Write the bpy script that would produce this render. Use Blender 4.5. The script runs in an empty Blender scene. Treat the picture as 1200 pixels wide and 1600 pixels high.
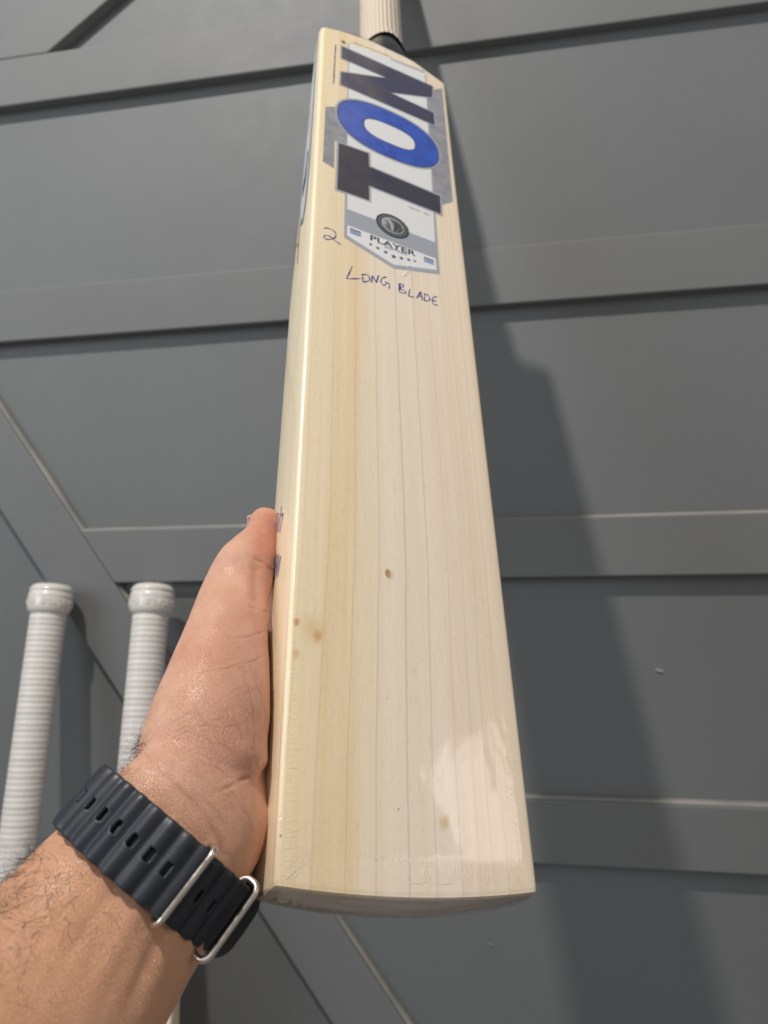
import bpy, bmesh, math, random
import numpy as np
from mathutils import Vector, Matrix
random.seed(7); rng = np.random.default_rng(7)
C = bpy.context.scene.collection
S = bpy.context.scene

# ------------------------------------------------------------------ frames
# "wall frame": x right along the wall, y down, z into the wall; camera at its origin.
MW = np.array([[0.984579, 0.019788, 0.173819], [-0.028603, 0.99842, 0.048358], [-0.172588, -0.052584, 0.98359]])
H = 0.90                                      # camera height above the floor
def W(x, y, z): return np.array([x, z, H - y])          # wall frame -> world
F = 1166.0
def cam_to_world(c):
    w = MW.T @ np.asarray(c, float); return W(*w)
def CP(px, py, z):                            # a point seen at px,py of the 1200x1600 photo, z metres deep
    return cam_to_world([(px - 600) / F * z, (py - 800) / F * z, z])
WALL = 0.750                                  # panel plane
RAIL = 0.013                                  # how far rails stand proud

# ------------------------------------------------------------------ camera
cam = bpy.data.cameras.new('camera'); co = bpy.data.objects.new('camera', cam); C.objects.link(co)
right = cam_to_world([1, 0, 0]) - W(0, 0, 0); down = cam_to_world([0, 1, 0]) - W(0, 0, 0); fwd = cam_to_world([0, 0, 1]) - W(0, 0, 0)
m = Matrix.Identity(4)
for i in range(3):
    m[i][0] = right[i]; m[i][1] = -down[i]; m[i][2] = -fwd[i]; m[i][3] = W(0, 0, 0)[i]
co.matrix_world = m
cam.sensor_fit = 'VERTICAL'; cam.sensor_height = 36; cam.sensor_width = 27; cam.lens = F * 36 / 1600
cam.clip_start = 0.01; cam.clip_end = 50
cam.dof.use_dof = True; cam.dof.focus_distance = 0.33; cam.dof.aperture_fstop = 11.0
S.camera = co
S.view_settings.view_transform = 'Standard'; S.view_settings.look = 'None'
S.view_settings.exposure = 0.36; S.view_settings.gamma = 1.0

# ------------------------------------------------------------------ light (ceiling downlight plus added fill and glare lights)
world = bpy.data.worlds.new('World'); S.world = world; world.use_nodes = True
bg = world.node_tree.nodes['Background']; bg.inputs[0].default_value = (1.0, 0.97, 0.94, 1); bg.inputs[1].default_value = 0.24

def lamp(name, kind, loc, energy, color, size, target=None, sizey=None):
    l = bpy.data.lights.new(name, kind); l.energy = energy; l.color = color
    if kind == 'AREA':
        l.size = size
        if sizey: l.shape = 'RECTANGLE'; l.size_y = sizey
    else: l.shadow_soft_size = size
    o = bpy.data.objects.new(name, l); C.objects.link(o); o.location = loc
    if target is not None:
        o.rotation_euler = (Vector(target) - Vector(loc)).to_track_quat('-Z', 'Y').to_euler()
    return o
lamp('ceiling_downlight', 'POINT', W(-0.515, -1.507, -0.264), 72, (1.0, 0.95, 0.89), 0.036)
lamp('fill_light_left', 'AREA', W(-1.9, -0.9, -1.3), 14, (0.86, 0.93, 1.0), 1.2, W(-0.2, 0, .6))  # added soft cool fill from the left, no such lamp in view
lamp('glare_light_right', 'AREA', W(1.15, -0.365, 0.055), 0.95, (1.0, 0.86, 0.80), 0.20, W(-0.012, 0.117, .314), .34)  # added unseen area light, placed so the film shows glare near the toe

# ------------------------------------------------------------------ materials
def mat(name, color, rough=0.5, metal=0.0, **kw):
    m = bpy.data.materials.new(name); m.use_nodes = True
    b = m.node_tree.nodes['Principled BSDF']
    b.inputs['Base Color'].default_value = (*color, 1); b.inputs['Roughness'].default_value = rough; b.inputs['Metallic'].default_value = metal
    for k, v in kw.items(): b.inputs[k.replace('_', ' ')].default_value = v
    return m
class NT:
    def __init__(s, m): s.m = m; s.t = m.node_tree; s.b = s.t.nodes['Principled BSDF']
    def n(s, ty, **kw):
        nd = s.t.nodes.new(ty)
        for k, v in kw.items(): setattr(nd, k, v)
        return nd
    def l(s, a, b): s.t.links.new(a, b)
    def coord(s): return s.n('ShaderNodeTexCoord').outputs['Object']
    def mapping(s, src, scale=(1, 1, 1), loc=(0, 0, 0), rot=(0, 0, 0)):
        mp = s.n('ShaderNodeMapping'); mp.inputs['Scale'].default_value = scale; mp.inputs['Location'].default_value = loc; mp.inputs['Rotation'].default_value = rot
        s.l(src, mp.inputs['Vector']); return mp.outputs[0]
    def noise(s, src, scale, detail=4, rough=.5, dist=0):
        k = s.n('ShaderNodeTexNoise'); k.inputs['Scale'].default_value = scale; k.inputs['Detail'].default_value = detail
        k.inputs['Roughness'].default_value = rough; k.inputs['Distortion'].default_value = dist
        s.l(src, k.inputs['Vector']); return k.outputs['Fac']
    def voro(s, src, scale, feature='DISTANCE_TO_EDGE'):
        k = s.n('ShaderNodeTexVoronoi'); k.feature = feature; k.inputs['Scale'].default_value = scale; s.l(src, k.inputs['Vector']); return k.outputs['Distance']
    def math(s, op, a, b=None, c=None, clamp=False):
        k = s.n('ShaderNodeMath', operation=op); k.use_clamp = clamp
        for i, v in enumerate((a, b, c)):
            if v is None: continue
            if isinstance(v, (int, float)): k.inputs[i].default_value = v
            else: s.l(v, k.inputs[i])
        return k.outputs[0]
    def rng(s, v, a, b, c=0, d=1, smooth=False):
        k = s.n('ShaderNodeMapRange'); k.inputs[1].default_value = a; k.inputs[2].default_value = b; k.inputs[3].default_value = c; k.inputs[4].default_value = d
        if smooth: k.interpolation_type = 'SMOOTHSTEP'
        s.l(v, k.inputs[0]); return k.outputs[0]
    def ramp(s, v, stops):
        k = s.n('ShaderNodeValToRGB'); r = k.color_ramp
        while len(r.elements) > 1: r.elements.remove(r.elements[-1])
        r.elements[0].position = stops[0][0]; r.elements[0].color = (*stops[0][1], 1)
        for p, c in stops[1:]:
            e = r.elements.new(p); e.color = (*c, 1)
        s.l(v, k.inputs[0]); return k.outputs[0]
    def mix(s, f, a, b, mode='MIX'):
        k = s.n('ShaderNodeMix', data_type='RGBA', blend_type=mode)
        for i, v in ((0, f), (6, a), (7, b)):
            if isinstance(v, (int, float)): k.inputs[i].default_value = v
            elif isinstance(v, tuple): k.inputs[i].default_value = (*v, 1)
            else: s.l(v, k.inputs[i])
        return k.outputs[2]
    def bump(s, h, strength=.3, dist=.001, normal=None):
        k = s.n('ShaderNodeBump'); k.inputs['Strength'].default_value = strength; k.inputs['Distance'].default_value = dist
        s.l(h, k.inputs['Height'])
        if normal is not None: s.l(normal, k.inputs['Normal'])
        return k.outputs[0]
    def sep(s, v):
        k = s.n('ShaderNodeSeparateXYZ'); s.l(v, k.inputs[0]); return k.outputs

# painted wall
def wall_paint(name, base, off):
    m = mat(name, base, .42); t = NT(m); c = t.mapping(t.coord(), loc=(off, off * 2, off))
    big = t.noise(c, 3.2, 4); f = t.noise(c, 38, 5, .6); fine = t.noise(c, 900, 3, .6)
    cc = t.mix(t.rng(big, .3, .7), tuple(x * .95 for x in base), tuple(x * 1.05 for x in base))
    smudge = t.rng(t.noise(t.mapping(c, scale=(1, 1, 3)), 9, 6, .65), .62, .78, 0, .10)
    cc = t.mix(smudge, cc, (.24, .24, .235)); t.l(cc, t.b.inputs['Base Color'])
    t.l(t.rng(f, .3, .7, .54, .62), t.b.inputs['Roughness']); t.b.inputs['Specular IOR Level'].default_value = .38
    n1 = t.bump(fine, .10, .0006); n2 = t.bump(f, .18, .0007, n1); t.l(n2, t.b.inputs['Normal'])
    return m
PAINT = wall_paint('grey_satin_paint', (.166, .173, .177), 0)
PAINT_B = wall_paint('grey_panel_paint', (.158, .167, .172), 5)
m_caulk = mat('pale_edge_filler', (.30, .295, .275), .5)  # paler than the boards, for the beads along their upper edges
t = NT(m_caulk); c = t.coord(); t.l(t.mix(t.rng(t.noise(c, 14, 3), .35, .65), (.22, .22, .21), (.33, .32, .29)), t.b.inputs['Base Color'])
m_floor = mat('concrete', (.25, .24, .23), .8)
t = NT(m_floor); c = t.coord(); t.l(t.mix(t.noise(c, 12, 6), (.2, .2, .19), (.3, .29, .28)), t.b.inputs['Base Color'])

# willow
def lin(r, g, b): return tuple(((x / 255) / 12.92 if x / 255 <= .04045 else ((x / 255 + .055) / 1.055) ** 2.4) for x in (r, g, b))
def make_wood():
    m = mat('willow', (.7, .58, .42), .42); t = NT(m); co_ = t.coord(); x, y, z = t.sep(co_)
    wob = t.math('MULTIPLY', t.math('SUBTRACT', t.noise(t.mapping(co_, scale=(.3, 1, .3)), 16, 3), .5), .0022)
    shift = t.math('MULTIPLY', t.rng(y, .0, .17, 1, 0, True), .0040)
    u = t.math('ADD', t.math('ADD', x, wob), shift)
    # growth-ring lines across the face
    un = t.rng(u, -.056, .056)
    P = lambda mm: (mm + 56) / 112
    base = (1, 1, 1); st = [(0, base)]
    for mm, k, w in ((-50.5, .90, .5), (-38.2, .80, .33), (-25.2, .74, .34), (-12.9, .70, .34), (.8, .66, .36), (12.6, .72, .33), (23.8, .78, .33), (32, .93, .6), (38.2, .86, .4), (45.5, .92, .6)):
        st += [(P(mm - w * 1.6), base), (P(mm), (k, k * .96, k * .93)), (P(mm + w * .8), (.985, .985, .985))]
    lines = t.ramp(un, st)
    tone = t.ramp(un, [(0, lin(246, 228, 190)), (P(-46), lin(244, 225, 184)), (P(-38), lin(240, 219, 177)), (P(-27), lin(239, 216, 173)), (P(-23), lin(240, 221, 188)),
                       (P(-5), lin(243, 229, 210)), (P(20), lin(243, 227, 208)), (P(36), lin(240, 222, 199)), (P(44), lin(243, 224, 198)), (1, lin(241, 220, 190))])
    streak = t.noise(t.mapping(co_, scale=(420, 7, 420)), 1, 5, .6)
    streak2 = t.noise(t.mapping(co_, scale=(110, 2.2, 110)), 1, 4, .6)
    c = t.mix(t.rng(streak, .3, .7, 0, .20), tone, lin(214, 184, 138))
    c = t.mix(t.rng(streak2, .40, .68, 0, .45), c, lin(250, 241, 223))
    # amber heartwood patch low on the left
    am = t.math('MULTIPLY', t.math('MULTIPLY', t.rng(u, -.047, -.036, 0, 1, True), t.rng(u, -.026, -.011, 1, 0, True)), t.rng(y, .05, .22, 1, .12, True))
    am = t.math('MULTIPLY', am, t.rng(t.noise(t.mapping(co_, scale=(90, 8, 90)), 1, 3), .3, .7, .15, 1))
    c = t.mix(t.math('MULTIPLY', am, .36), c, lin(224, 190, 134))
    c = t.mix(1.0, c, lines, 'MULTIPLY')
    # fine ray flecks
    fl = t.noise(t.mapping(co_, scale=(1500, 620, 1500)), 1, 2, .7)
    c = t.mix(t.rng(fl, .55, .78, 0, .50), c, lin(250, 240, 220))
    fd = t.noise(t.mapping(co_, scale=(900, 170, 900), loc=(3, 1, 0)), 1, 2, .7)
    c = t.mix(t.rng(fd, .55, .8, 0, .32), c, lin(206, 176, 132))
    # knots and specks (mm)
    for (sx, sy, r1, r2, col, amt) in ((-8.8, 131.4, 1.0, 2.0, lin(160, 105, 50), .85), (-7.6, 130.6, .4, 2.6, lin(214, 170, 110), .6), (-51.8, 100.4, .3, 2.2, lin(196, 142, 84), .9), (-42.4, 95.3, .3, 3.0, lin(196, 140, 80), .8), (-44.4, 97.6, .4, 7.5, lin(220, 184, 132), .55),
                                  (-51.8, 86, .2, 2.4, lin(206, 168, 110), .6), (13.4, 24.4, .6, 3.2, lin(214, 186, 130), .8), (-7, 28.1, .1, .5, lin(110, 80, 60), .9), (-54.2, 16.5, .1, .55, lin(110, 80, 60), .9), (17.1, 285.2, .1, .6, lin(150, 120, 90), .6), (-11, 72, .1, .5, lin(170, 130, 90), .6)):
        d = t.n('ShaderNodeVectorMath', operation='DISTANCE'); mp = t.mapping(co_, scale=(1, .72, 0)); t.l(mp, d.inputs[0]); d.inputs[1].default_value = (sx / 1000, sy / 1000 * .72, 0)
        dd = t.math('ADD', d.outputs['Value'], t.math('MULTIPLY', t.math('SUBTRACT', t.noise(t.mapping(co_, scale=(1, .5, 1)), 420, 3), .5), r2 / 1400))
        k = t.math('MULTIPLY', t.rng(dd, r1 / 1000, r2 / 1000, amt, 0, True), t.rng(z, -.004, -.002, 0, 1))
        c = t.mix(k, c, col)
    # end grain of the toe, darkened: shading and waxed-film tone put into the colour
    tv = t.math('SUBTRACT', t.math('ADD', y, .0030), t.math('MULTIPLY', t.math('MULTIPLY', x, x), 1.03)); toe = t.rng(tv, -.0009, -.0001, 1, 0); c = t.mix(t.math('MULTIPLY', toe, .8), c, t.mix(t.noise(t.mapping(co_, scale=(60, 60, 700)), 1, 3), lin(150, 126, 114), lin(182, 158, 142)))
    t.l(c, t.b.inputs['Base Color'])
    bp = t.bump(streak, .10, .0003); t.l(bp, t.b.inputs['Normal'])
    # shrink film = coat, wrinkled towards the toe and the left edge
    edge = t.math('MULTIPLY', t.math('MAXIMUM', t.rng(x, -.0535, -.046, 1, 0, True), t.rng(y, .004, .013, 1, 0, True)), t.math('MULTIPLY', t.rng(z, -.003, -.001, 0, 1), t.rng(y, .05, .16, 1, .15)))
    pk = t.noise(t.mapping(co_, scale=(130, 900, 130)), 1, 3, .6)       # short ribs at the side
    pk2 = t.noise(t.mapping(co_, scale=(900, 150, 900)), 1, 3, .6)      # ribs at the toe
    lo = t.rng(y, .005, .016, 1, 0, True)
    pp = t.math('ADD', t.math('MULTIPLY', pk2, lo), t.math('MULTIPLY', pk, t.math('SUBTRACT', 1, lo)))
    wav = t.noise(t.mapping(co_, scale=(1, .5, 1)), 34, 3, .5)
    hh = t.math('ADD', t.math('MULTIPLY', t.math('MULTIPLY', pp, edge), .8), t.math('MULTIPLY', wav, .55))
    t.l(t.bump(hh, .55, .0022), t.b.inputs['Coat Normal'])
    t.b.inputs['Coat Weight'].default_value = .8; t.b.inputs['Coat Roughness'].default_value = .085; t.b.inputs['Coat IOR'].default_value = 1.45
    return m
WOOD = make_wood()

# skin
def make_skin():
    m = mat('skin', (.6, .36, .26), .40, Coat_Weight=.10, Coat_Roughness=.3); t = NT(m); c = t.coord()
    at = t.n('ShaderNodeAttribute'); at.attribute_name = 'tone'
    ts = t.n('ShaderNodeSeparateColor'); t.l(at.outputs['Color'], ts.inputs[0])
    red, crease, tan = ts.outputs
    mot = t.noise(c, 70, 5, .6); mot2 = t.noise(c, 260, 4, .6)
    col = t.mix(t.rng(mot, .3, .7), lin(224, 168, 138), lin(242, 194, 166))
    col = t.mix(t.rng(t.noise(c, 26, 3), .42, .66, 0, .5), col, lin(240, 186, 170))
    col = t.mix(t.rng(t.noise(t.mapping(c, loc=(4, 4, 4)), 38, 3), .55, .72, 0, .35), col, lin(224, 184, 152))
    col = t.mix(t.math('MULTIPLY', red, t.rng(mot2, .3, .7, .55, 1.0)), col, lin(214, 132, 108))
    col = t.mix(t.math('MULTIPLY', tan, .75), col, lin(222, 166, 128))
    col = t.mix(t.math('MULTIPLY', t.rng(mot2, .55, .75, 0, .35), t.math('SUBTRACT', 1, tan)), col, lin(226, 166, 146))
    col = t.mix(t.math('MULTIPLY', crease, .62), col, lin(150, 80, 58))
    t.l(col, t.b.inputs['Base Color'])
    v = t.voro(t.mapping(c, scale=(1, 1, .75), rot=(0, .6, .3)), 1900); v2 = t.voro(t.mapping(c, scale=(1, 1, .7), rot=(0, .6, 0)), 950); h = t.math('ADD', t.rng(v, 0, .09), t.math('MULTIPLY', t.rng(v2, 0, .10), 1.3))
    n1 = t.bump(h, .75, .00019); n2 = t.bump(mot2, .06, .0006, n1); t.l(n2, t.b.inputs['Normal'])
    t.l(t.rng(mot2, .3, .7, .34, .48), t.b.inputs['Roughness']); t.l(n2, t.b.inputs['Coat Normal'])
    t.b.inputs['Subsurface Weight'].default_value = .12; t.b.inputs['Subsurface Radius'].default_value = (1, .35, .2); t.b.inputs['Subsurface Scale'].default_value = .004
    t.b.inputs['Specular IOR Level'].default_value = .45
    return m
SKIN = make_skin()
HAIR = mat('dark_hair', (.012, .009, .008), .5)
NAIL = mat('fingernail', lin(232, 186, 168), .3)

RUBBER = mat('navy_rubber', (.020, .026, .036), .46)
t = NT(RUBBER); c = t.coord(); dust = t.math('MULTIPLY', t.rng(t.noise(c, 900, 3, .7), .66, .74, 0, .5), t.rng(t.noise(c, 60, 3), .45, .65))
t.l(t.mix(dust, (.020, .026, .036), (.13, .14, .15)), t.b.inputs['Base Color']); t.l(t.rng(t.noise(c, 120, 4), .3, .7, .38, .54), t.b.inputs['Roughness']); t.l(t.bump(t.noise(c, 1500, 2), .12, .0003), t.b.inputs['Normal'])
RUBBER2 = mat('dark_navy_rubber', (.011, .014, .020), .45)
BLACKRUB = mat('black_rubber', (.006, .007, .009), .5)
STEEL = mat('brushed_steel', (.66, .60, .54), .27, 1.0)
t = NT(STEEL); c = t.coord(); t.l(t.rng(t.noise(c, 300, 4), .3, .7, .2, .36), t.b.inputs['Roughness'])
GLASSB = mat('watch_glass', (.01, .01, .012), .08)

def make_grip(name, base, vert):
    m = mat(name, base, .55); t = NT(m); co_ = t.coord(); x, y, z = t.sep(co_)
    ang = t.math('ARCTAN2', t.math('ADD', z, .013), x)
    if vert:   # rows of small knots running along the handle
        a = t.math('SINE', t.math('MULTIPLY', ang, 26)); b = t.math('SINE', t.math('ADD', t.math('MULTIPLY', y, 1500), t.math('MULTIPLY', ang, 13)))
        h = t.math('MULTIPLY', t.math('ADD', a, 1), t.math('ADD', t.math('MULTIPLY', b, .95), 1.0))
        col = t.mix(t.rng(h, 0.0, 1.7), lin(192, 172, 146), lin(238, 230, 216))
        st = .7
    else:
        b = t.math('SINE', t.math('MULTIPLY', y, 1150)); b2 = t.math('SINE', t.math('MULTIPLY', y, 423))
        ch = t.math('SINE', t.math('ADD', t.math('MULTIPLY', y, 2600), t.math('MULTIPLY', ang, 22)))
        h = t.math('ADD', t.math('ADD', t.math('MULTIPLY', b, .8), t.math('MULTIPLY', b2, .6)), t.math('MULTIPLY', ch, .5))
        n_ = t.noise(t.mapping(co_, scale=(3, 260, 3)), 1, 3, .6)
        col = t.mix(t.rng(t.math('ADD', h, t.math('MULTIPLY', n_, 3)), 0, 3.5), lin(208, 203, 199), lin(232, 228, 224))
        st = .3
    t.l(col, t.b.inputs['Base Color']); t.l(t.bump(h, st, .0006), t.b.inputs['Normal'])
    t.b.inputs['Coat Weight'].default_value = .35; t.b.inputs['Coat Roughness'].default_value = .18
    t.l(t.bump(t.noise(t.mapping(co_, scale=(1, .6, 1)), 90, 3), .5, .002), t.b.inputs['Coat Normal'])
    return m
GRIP = make_grip('ribbed_cream_rubber', (.7, .65, .58), True)
GRIPW = make_grip('ribbed_white_rubber', (.75, .73, .71), False)
CAPW = mat('smooth_white_rubber', lin(220, 216, 211), .35, Coat_Weight=.6, Coat_Roughness=.08)

def film_mat():
    m = bpy.data.materials.new('clear_shrink_film'); m.use_nodes = True; nt = m.node_tree; nt.nodes.clear()
    o = nt.nodes.new('ShaderNodeOutputMaterial'); mx = nt.nodes.new('ShaderNodeMixShader'); tr = nt.nodes.new('ShaderNodeBsdfTransparent'); gl = nt.nodes.new('ShaderNodeBsdfGlossy')
    fr = nt.nodes.new('ShaderNodeLayerWeight'); fr.inputs[0].default_value = .28; gl.inputs['Roughness'].default_value = .12
    ad = nt.nodes.new('ShaderNodeMath'); ad.operation = 'MULTIPLY_ADD'; ad.inputs[1].default_value = .28; ad.inputs[2].default_value = .02
    nt.links.new(fr.outputs['Fresnel'], ad.inputs[0]); nt.links.new(ad.outputs[0], mx.inputs[0]); nt.links.new(tr.outputs[0], mx.inputs[1]); nt.links.new(gl.outputs[0], mx.inputs[2]); nt.links.new(mx.outputs[0], o.inputs[0])
    return m
FILM = film_mat()

# ------------------------------------------------------------------ object helpers
def empty(name, mw=None, label=None, cat=None, group=None, kind=None):
    o = bpy.data.objects.new(name, None); C.objects.link(o); o.empty_display_size = .02
    if mw is not None: o.matrix_world = mw
    tag(o, label, cat, group, kind); return o
def tag(o, label=None, cat=None, group=None, kind=None):
    for k, v in (('label', label), ('category', cat), ('group', group), ('kind', kind)):
        if v: o[k] = v
    return o
def mesh_obj(name, v, f, material, parent=None, smooth=True, label=None, sharp=None):
    me = bpy.data.meshes.new(name); me.from_pydata([tuple(map(float, p)) for p in v], [], [tuple(map(int, q)) for q in f]); me.validate()
    if material: me.materials.append(material)
    if smooth: me.polygons.foreach_set('use_smooth', [True] * len(me.polygons))
    if sharp:
        bm = bmesh.new(); bm.from_mesh(me)
        for e in bm.edges:
            if len(e.link_faces) == 2 and e.calc_face_angle(0) > sharp: e.smooth = False
        bm.to_mesh(me); bm.free()
    o = bpy.data.objects.new(name, me); C.objects.link(o)
    if parent: o.parent = parent
    if label: o['label'] = label
    return o
def bevel(o, w, seg=2):
    md = o.modifiers.new('bevel', 'BEVEL'); md.width = w; md.segments = seg; md.limit_method = 'ANGLE'; md.harden_normals = False
    return o
def lathe(rings, n=48, start=None):
    """rings: (y, radius) list round the local y axis"""
    v, f = [], []
    for y, r in rings:
        for k in range(n):
            a = 2 * math.pi * k / n; v.append((r * math.cos(a), y, r * math.sin(a)))
    for i in range(len(rings) - 1):
        for k in range(n):
            a = i * n + k; b = i * n + (k + 1) % n; f.append((a, a + n, b + n, b))
    f.append(tuple(range(n))); f.append(tuple(reversed(range((len(rings) - 1) * n, len(rings) * n))))
    return v, f
def tube(pts, r, n=8, closed=False):
    pts = [Vector(p) for p in pts]; v, f = [], []; N = len(pts); ref = None
    for i, p in enumerate(pts):
        a = pts[(i - 1) % N] if (closed or i > 0) else p; b = pts[(i + 1) % N] if (closed or i < N - 1) else p
        tg = (b - a).normalized()
        if ref is None: ref = tg.orthogonal().normalized()
        ref = (ref - tg * ref.dot(tg)).normalized(); bn = tg.cross(ref)
        rr = r[i] if isinstance(r, (list, tuple)) else r
        for k in range(n):
            t_ = 2 * math.pi * k / n; v.append(p + (ref * math.cos(t_) + bn * math.sin(t_)) * rr)
    for i in range(N if closed else N - 1):
        j = (i + 1) % N
        for k in range(n): f.append((i * n + k, i * n + (k + 1) % n, j * n + (k + 1) % n, j * n + k))
    if not closed: f.append(tuple(reversed(range(n)))); f.append(tuple(range((N - 1) * n, N * n)))
    return v, f

# ================================================================== THE SETTING
# floor the leaning bats stand on
fl = mesh_obj('floor', [(-2.0, -1.2, 0), (1.8, -1.2, 0), (1.8, WALL + .05, 0), (-2.0, WALL + .05, 0)], [(0, 1, 2, 3)], m_floor, smooth=False); fl['kind'] = 'structure'

wall = empty('panelled_wall', Matrix.Translation(Vector(W(0, 0, WALL))), 'dark grey painted panelled wall with raised horizontal rails and diagonal braces behind the bats', 'wall')
wo = W(0, 0, WALL)
def wp(x, y, z): return W(x, y, z) - wo        # wall frame -> local to the wall
XL, XR = -2.0, 1.8
# back panel, very slightly uneven
nx, ny = 60, 60; v = []; f = []
for j in range(ny + 1):
    for i in range(nx + 1):
        x = XL + (XR - XL) * i / nx; y = -1.25 + (H + 1.25) * j / ny
        v.append(wp(x, y, WALL + .0006 * math.sin(x * 7 + y * 3) + .0004 * math.sin(y * 17 + x * 5)))
for j in range(ny):
    for i in range(nx): a = j * (nx + 1) + i; f.append((a, a + 1, a + nx + 2, a + nx + 1))
mesh_obj('back_panel', v, f, PAINT_B, wall)
K = .738 / .70
ZF = WALL - RAIL
def board(name, poly, zf=ZF, zb=WALL + .004, material=PAINT, bev=.0016):
    n = len(poly); v = [wp(x, y, zf) for x, y in poly] + [wp(x, y, zb) for x, y in poly]
    f = [tuple(reversed(range(n))), tuple(range(n, 2 * n))] + [(i, (i + 1) % n, n + (i + 1) % n, n + i) for i in range(n)]
    o = mesh_obj(name, v, f, material, wall, smooth=False)
    bm = bmesh.new(); bm.from_mesh(o.data); bmesh.ops.recalc_face_normals(bm, faces=bm.faces); bm.to_mesh(o.data); bm.free()
    return bevel(o, bev, 2)
def caulk(a, b, out):
    """triangular bead of paint/filler where a board's edge meets the panel; out = unit direction away from the board"""
    a = np.array(a); b = np.array(b); out = np.array(out) / np.linalg.norm(out); v = []; f = []; N = 30
    for i in range(N + 1):
        p = a + (b - a) * i / N; w = .0028 * (1 + .12 * math.sin(i * .9))
        q = p + out * w
        v += [wp(p[0], p[1], WALL - .0085), wp(q[0], q[1], WALL - .0006), wp(p[0] - out[0] * .002, p[1] - out[1] * .002, WALL + .003), wp(p[0] - out[0] * .002, p[1] - out[1] * .002, WALL - .0085)]
    for i in range(N):
        k = 4 * i
        for q in range(4): f.append((k + q, k + (q + 1) % 4, k + 4 + (q + 1) % 4, k + 4 + q))
    o = mesh_obj('edge_filler', v, f, m_caulk, wall); return o
rails = []
# (top, bottom) in wall frame metres
RY = [(-.5400 * K, -.4875 * K), (-.2848 * K, -.2296 * K), (-.0275 * K, .0266 * K), (.2268 * K, .2834 * K)]
# diagonal brace running down to the right
def bx(y, side):     # x of the brace's edges at height y (side 0 = lower left, 1 = upper right)
    return (-.5606 + (y + .0554) / 1.402) if side == 0 else (-.5615 + (y + .1661) / 1.408)
for i, (a, b) in enumerate(RY):
    if i < 2: board('rail', [(XL, a), (XR, a), (XR, b), (XL, b)]); caulk((XL, a), (XR, a), (0, -1))
    else:
        board('rail', [(bx(a, 1) - .0008 + .001, a), (XR, a), (XR, b), (bx(b, 1) + .0002, b)]); caulk((bx(a, 1), a), (XR, a), (0, -1))
y0, y1 = RY[1][1], .86
board('diagonal_brace', [(bx(y0, 0), y0 + .0002), (bx(y0, 1), y0 + .0002), (bx(y1, 1), y1), (bx(y1, 0), y1)])
nrm = np.array([1.41, -1.0]); 
ya = RY[2][0]; caulk((bx(y0, 1), y0), (bx(ya, 1), ya), nrm)
ya = RY[2][1]; yb = RY[3][0]; caulk((bx(ya, 1), ya), (bx(yb, 1), yb), nrm)
ya = RY[3][1]; caulk((bx(ya, 1), ya), (bx(y1, 1), y1), nrm)
# brace of the section above the top rail, running up to the right
yt = RY[0][0]
def tx(y, side): return (-.505 + (yt - y) / .68) if side == 0 else (-.597 + (yt - y) / .74)
board('diagonal_brace', [(tx(yt, 1) - .0, yt - .0002), (tx(yt, 0), yt - .0002), (tx(-1.0, 0), -1.0), (tx(-1.0, 1), -1.0)])
caulk((tx(yt, 1), yt), (tx(-1.0, 1), -1.0), (-.8, -1.0))

m_scuff = mat('pale_scuff', (.34, .35, .36), .5)
for x_, y_, a_, b_ in ((1030, 1047, .0042, .0013), (767, 1475, .0022, .0006)):
    r = MW.T @ np.array([(x_ - 600) / F, (y_ - 800) / F, 1.0]); r = r / r[2] * (WALL - .0012)
    vv = [wp(r[0] + a_ * math.cos(k * .6283) * (1 + .3 * math.sin(k * 2.1)), r[1] + b_ * math.sin(k * .6283) + a_ * .25 * math.cos(k * .6283), r[2]) for k in range(10)]
    mesh_obj('scuff_mark', vv, [tuple(range(10))[::-1]], m_scuff, wall, smooth=False)

# ================================================================== THE BAT
RB = np.array([[0.908788, -0.018273, 0.416857], [0.204425, -0.851429, -0.48299], [0.36375, 0.524152, -0.770033]])
TB = np.array([0.012147, 0.142539, 0.281613])
def BW(u, v, n): return cam_to_world(RB @ np.array([u, v, n]) + TB)      # bat frame (metres) -> world
o0 = BW(0, 0, 0); mb = Matrix.Identity(4)
for i, e in enumerate(((1, 0, 0), (0, 1, 0), (0, 0, 1))):
    d = BW(*e) - o0
    for r in range(3): mb[r][i] = d[r]
for r in range(3): mb[r][3] = o0[r]
BL = .592
TH = [(0, 28.5), (.02, 30), (.06, 33), (.12, 36), (.18, 38), (.33, 37), (.43, 28), (.52, 20), (.567, 15), (.592, 11), (.61, 9)]
SP = [(0, 5), (.03, 11), (.1, 22), (.2, 28), (.3, 28), (.45, 24), (.55, 22), (.61, 24)]
def itp(tab, x): return float(np.interp(x, [a for a, _ in tab], [b for _, b in tab]))
def halfw(v): return .0556 - .0018 * min(1, max(0, v / .50))
def crown(u, v): return .0011 * max(0, 1 - v / .30) * (1 - (u / .054) ** 2)
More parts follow.
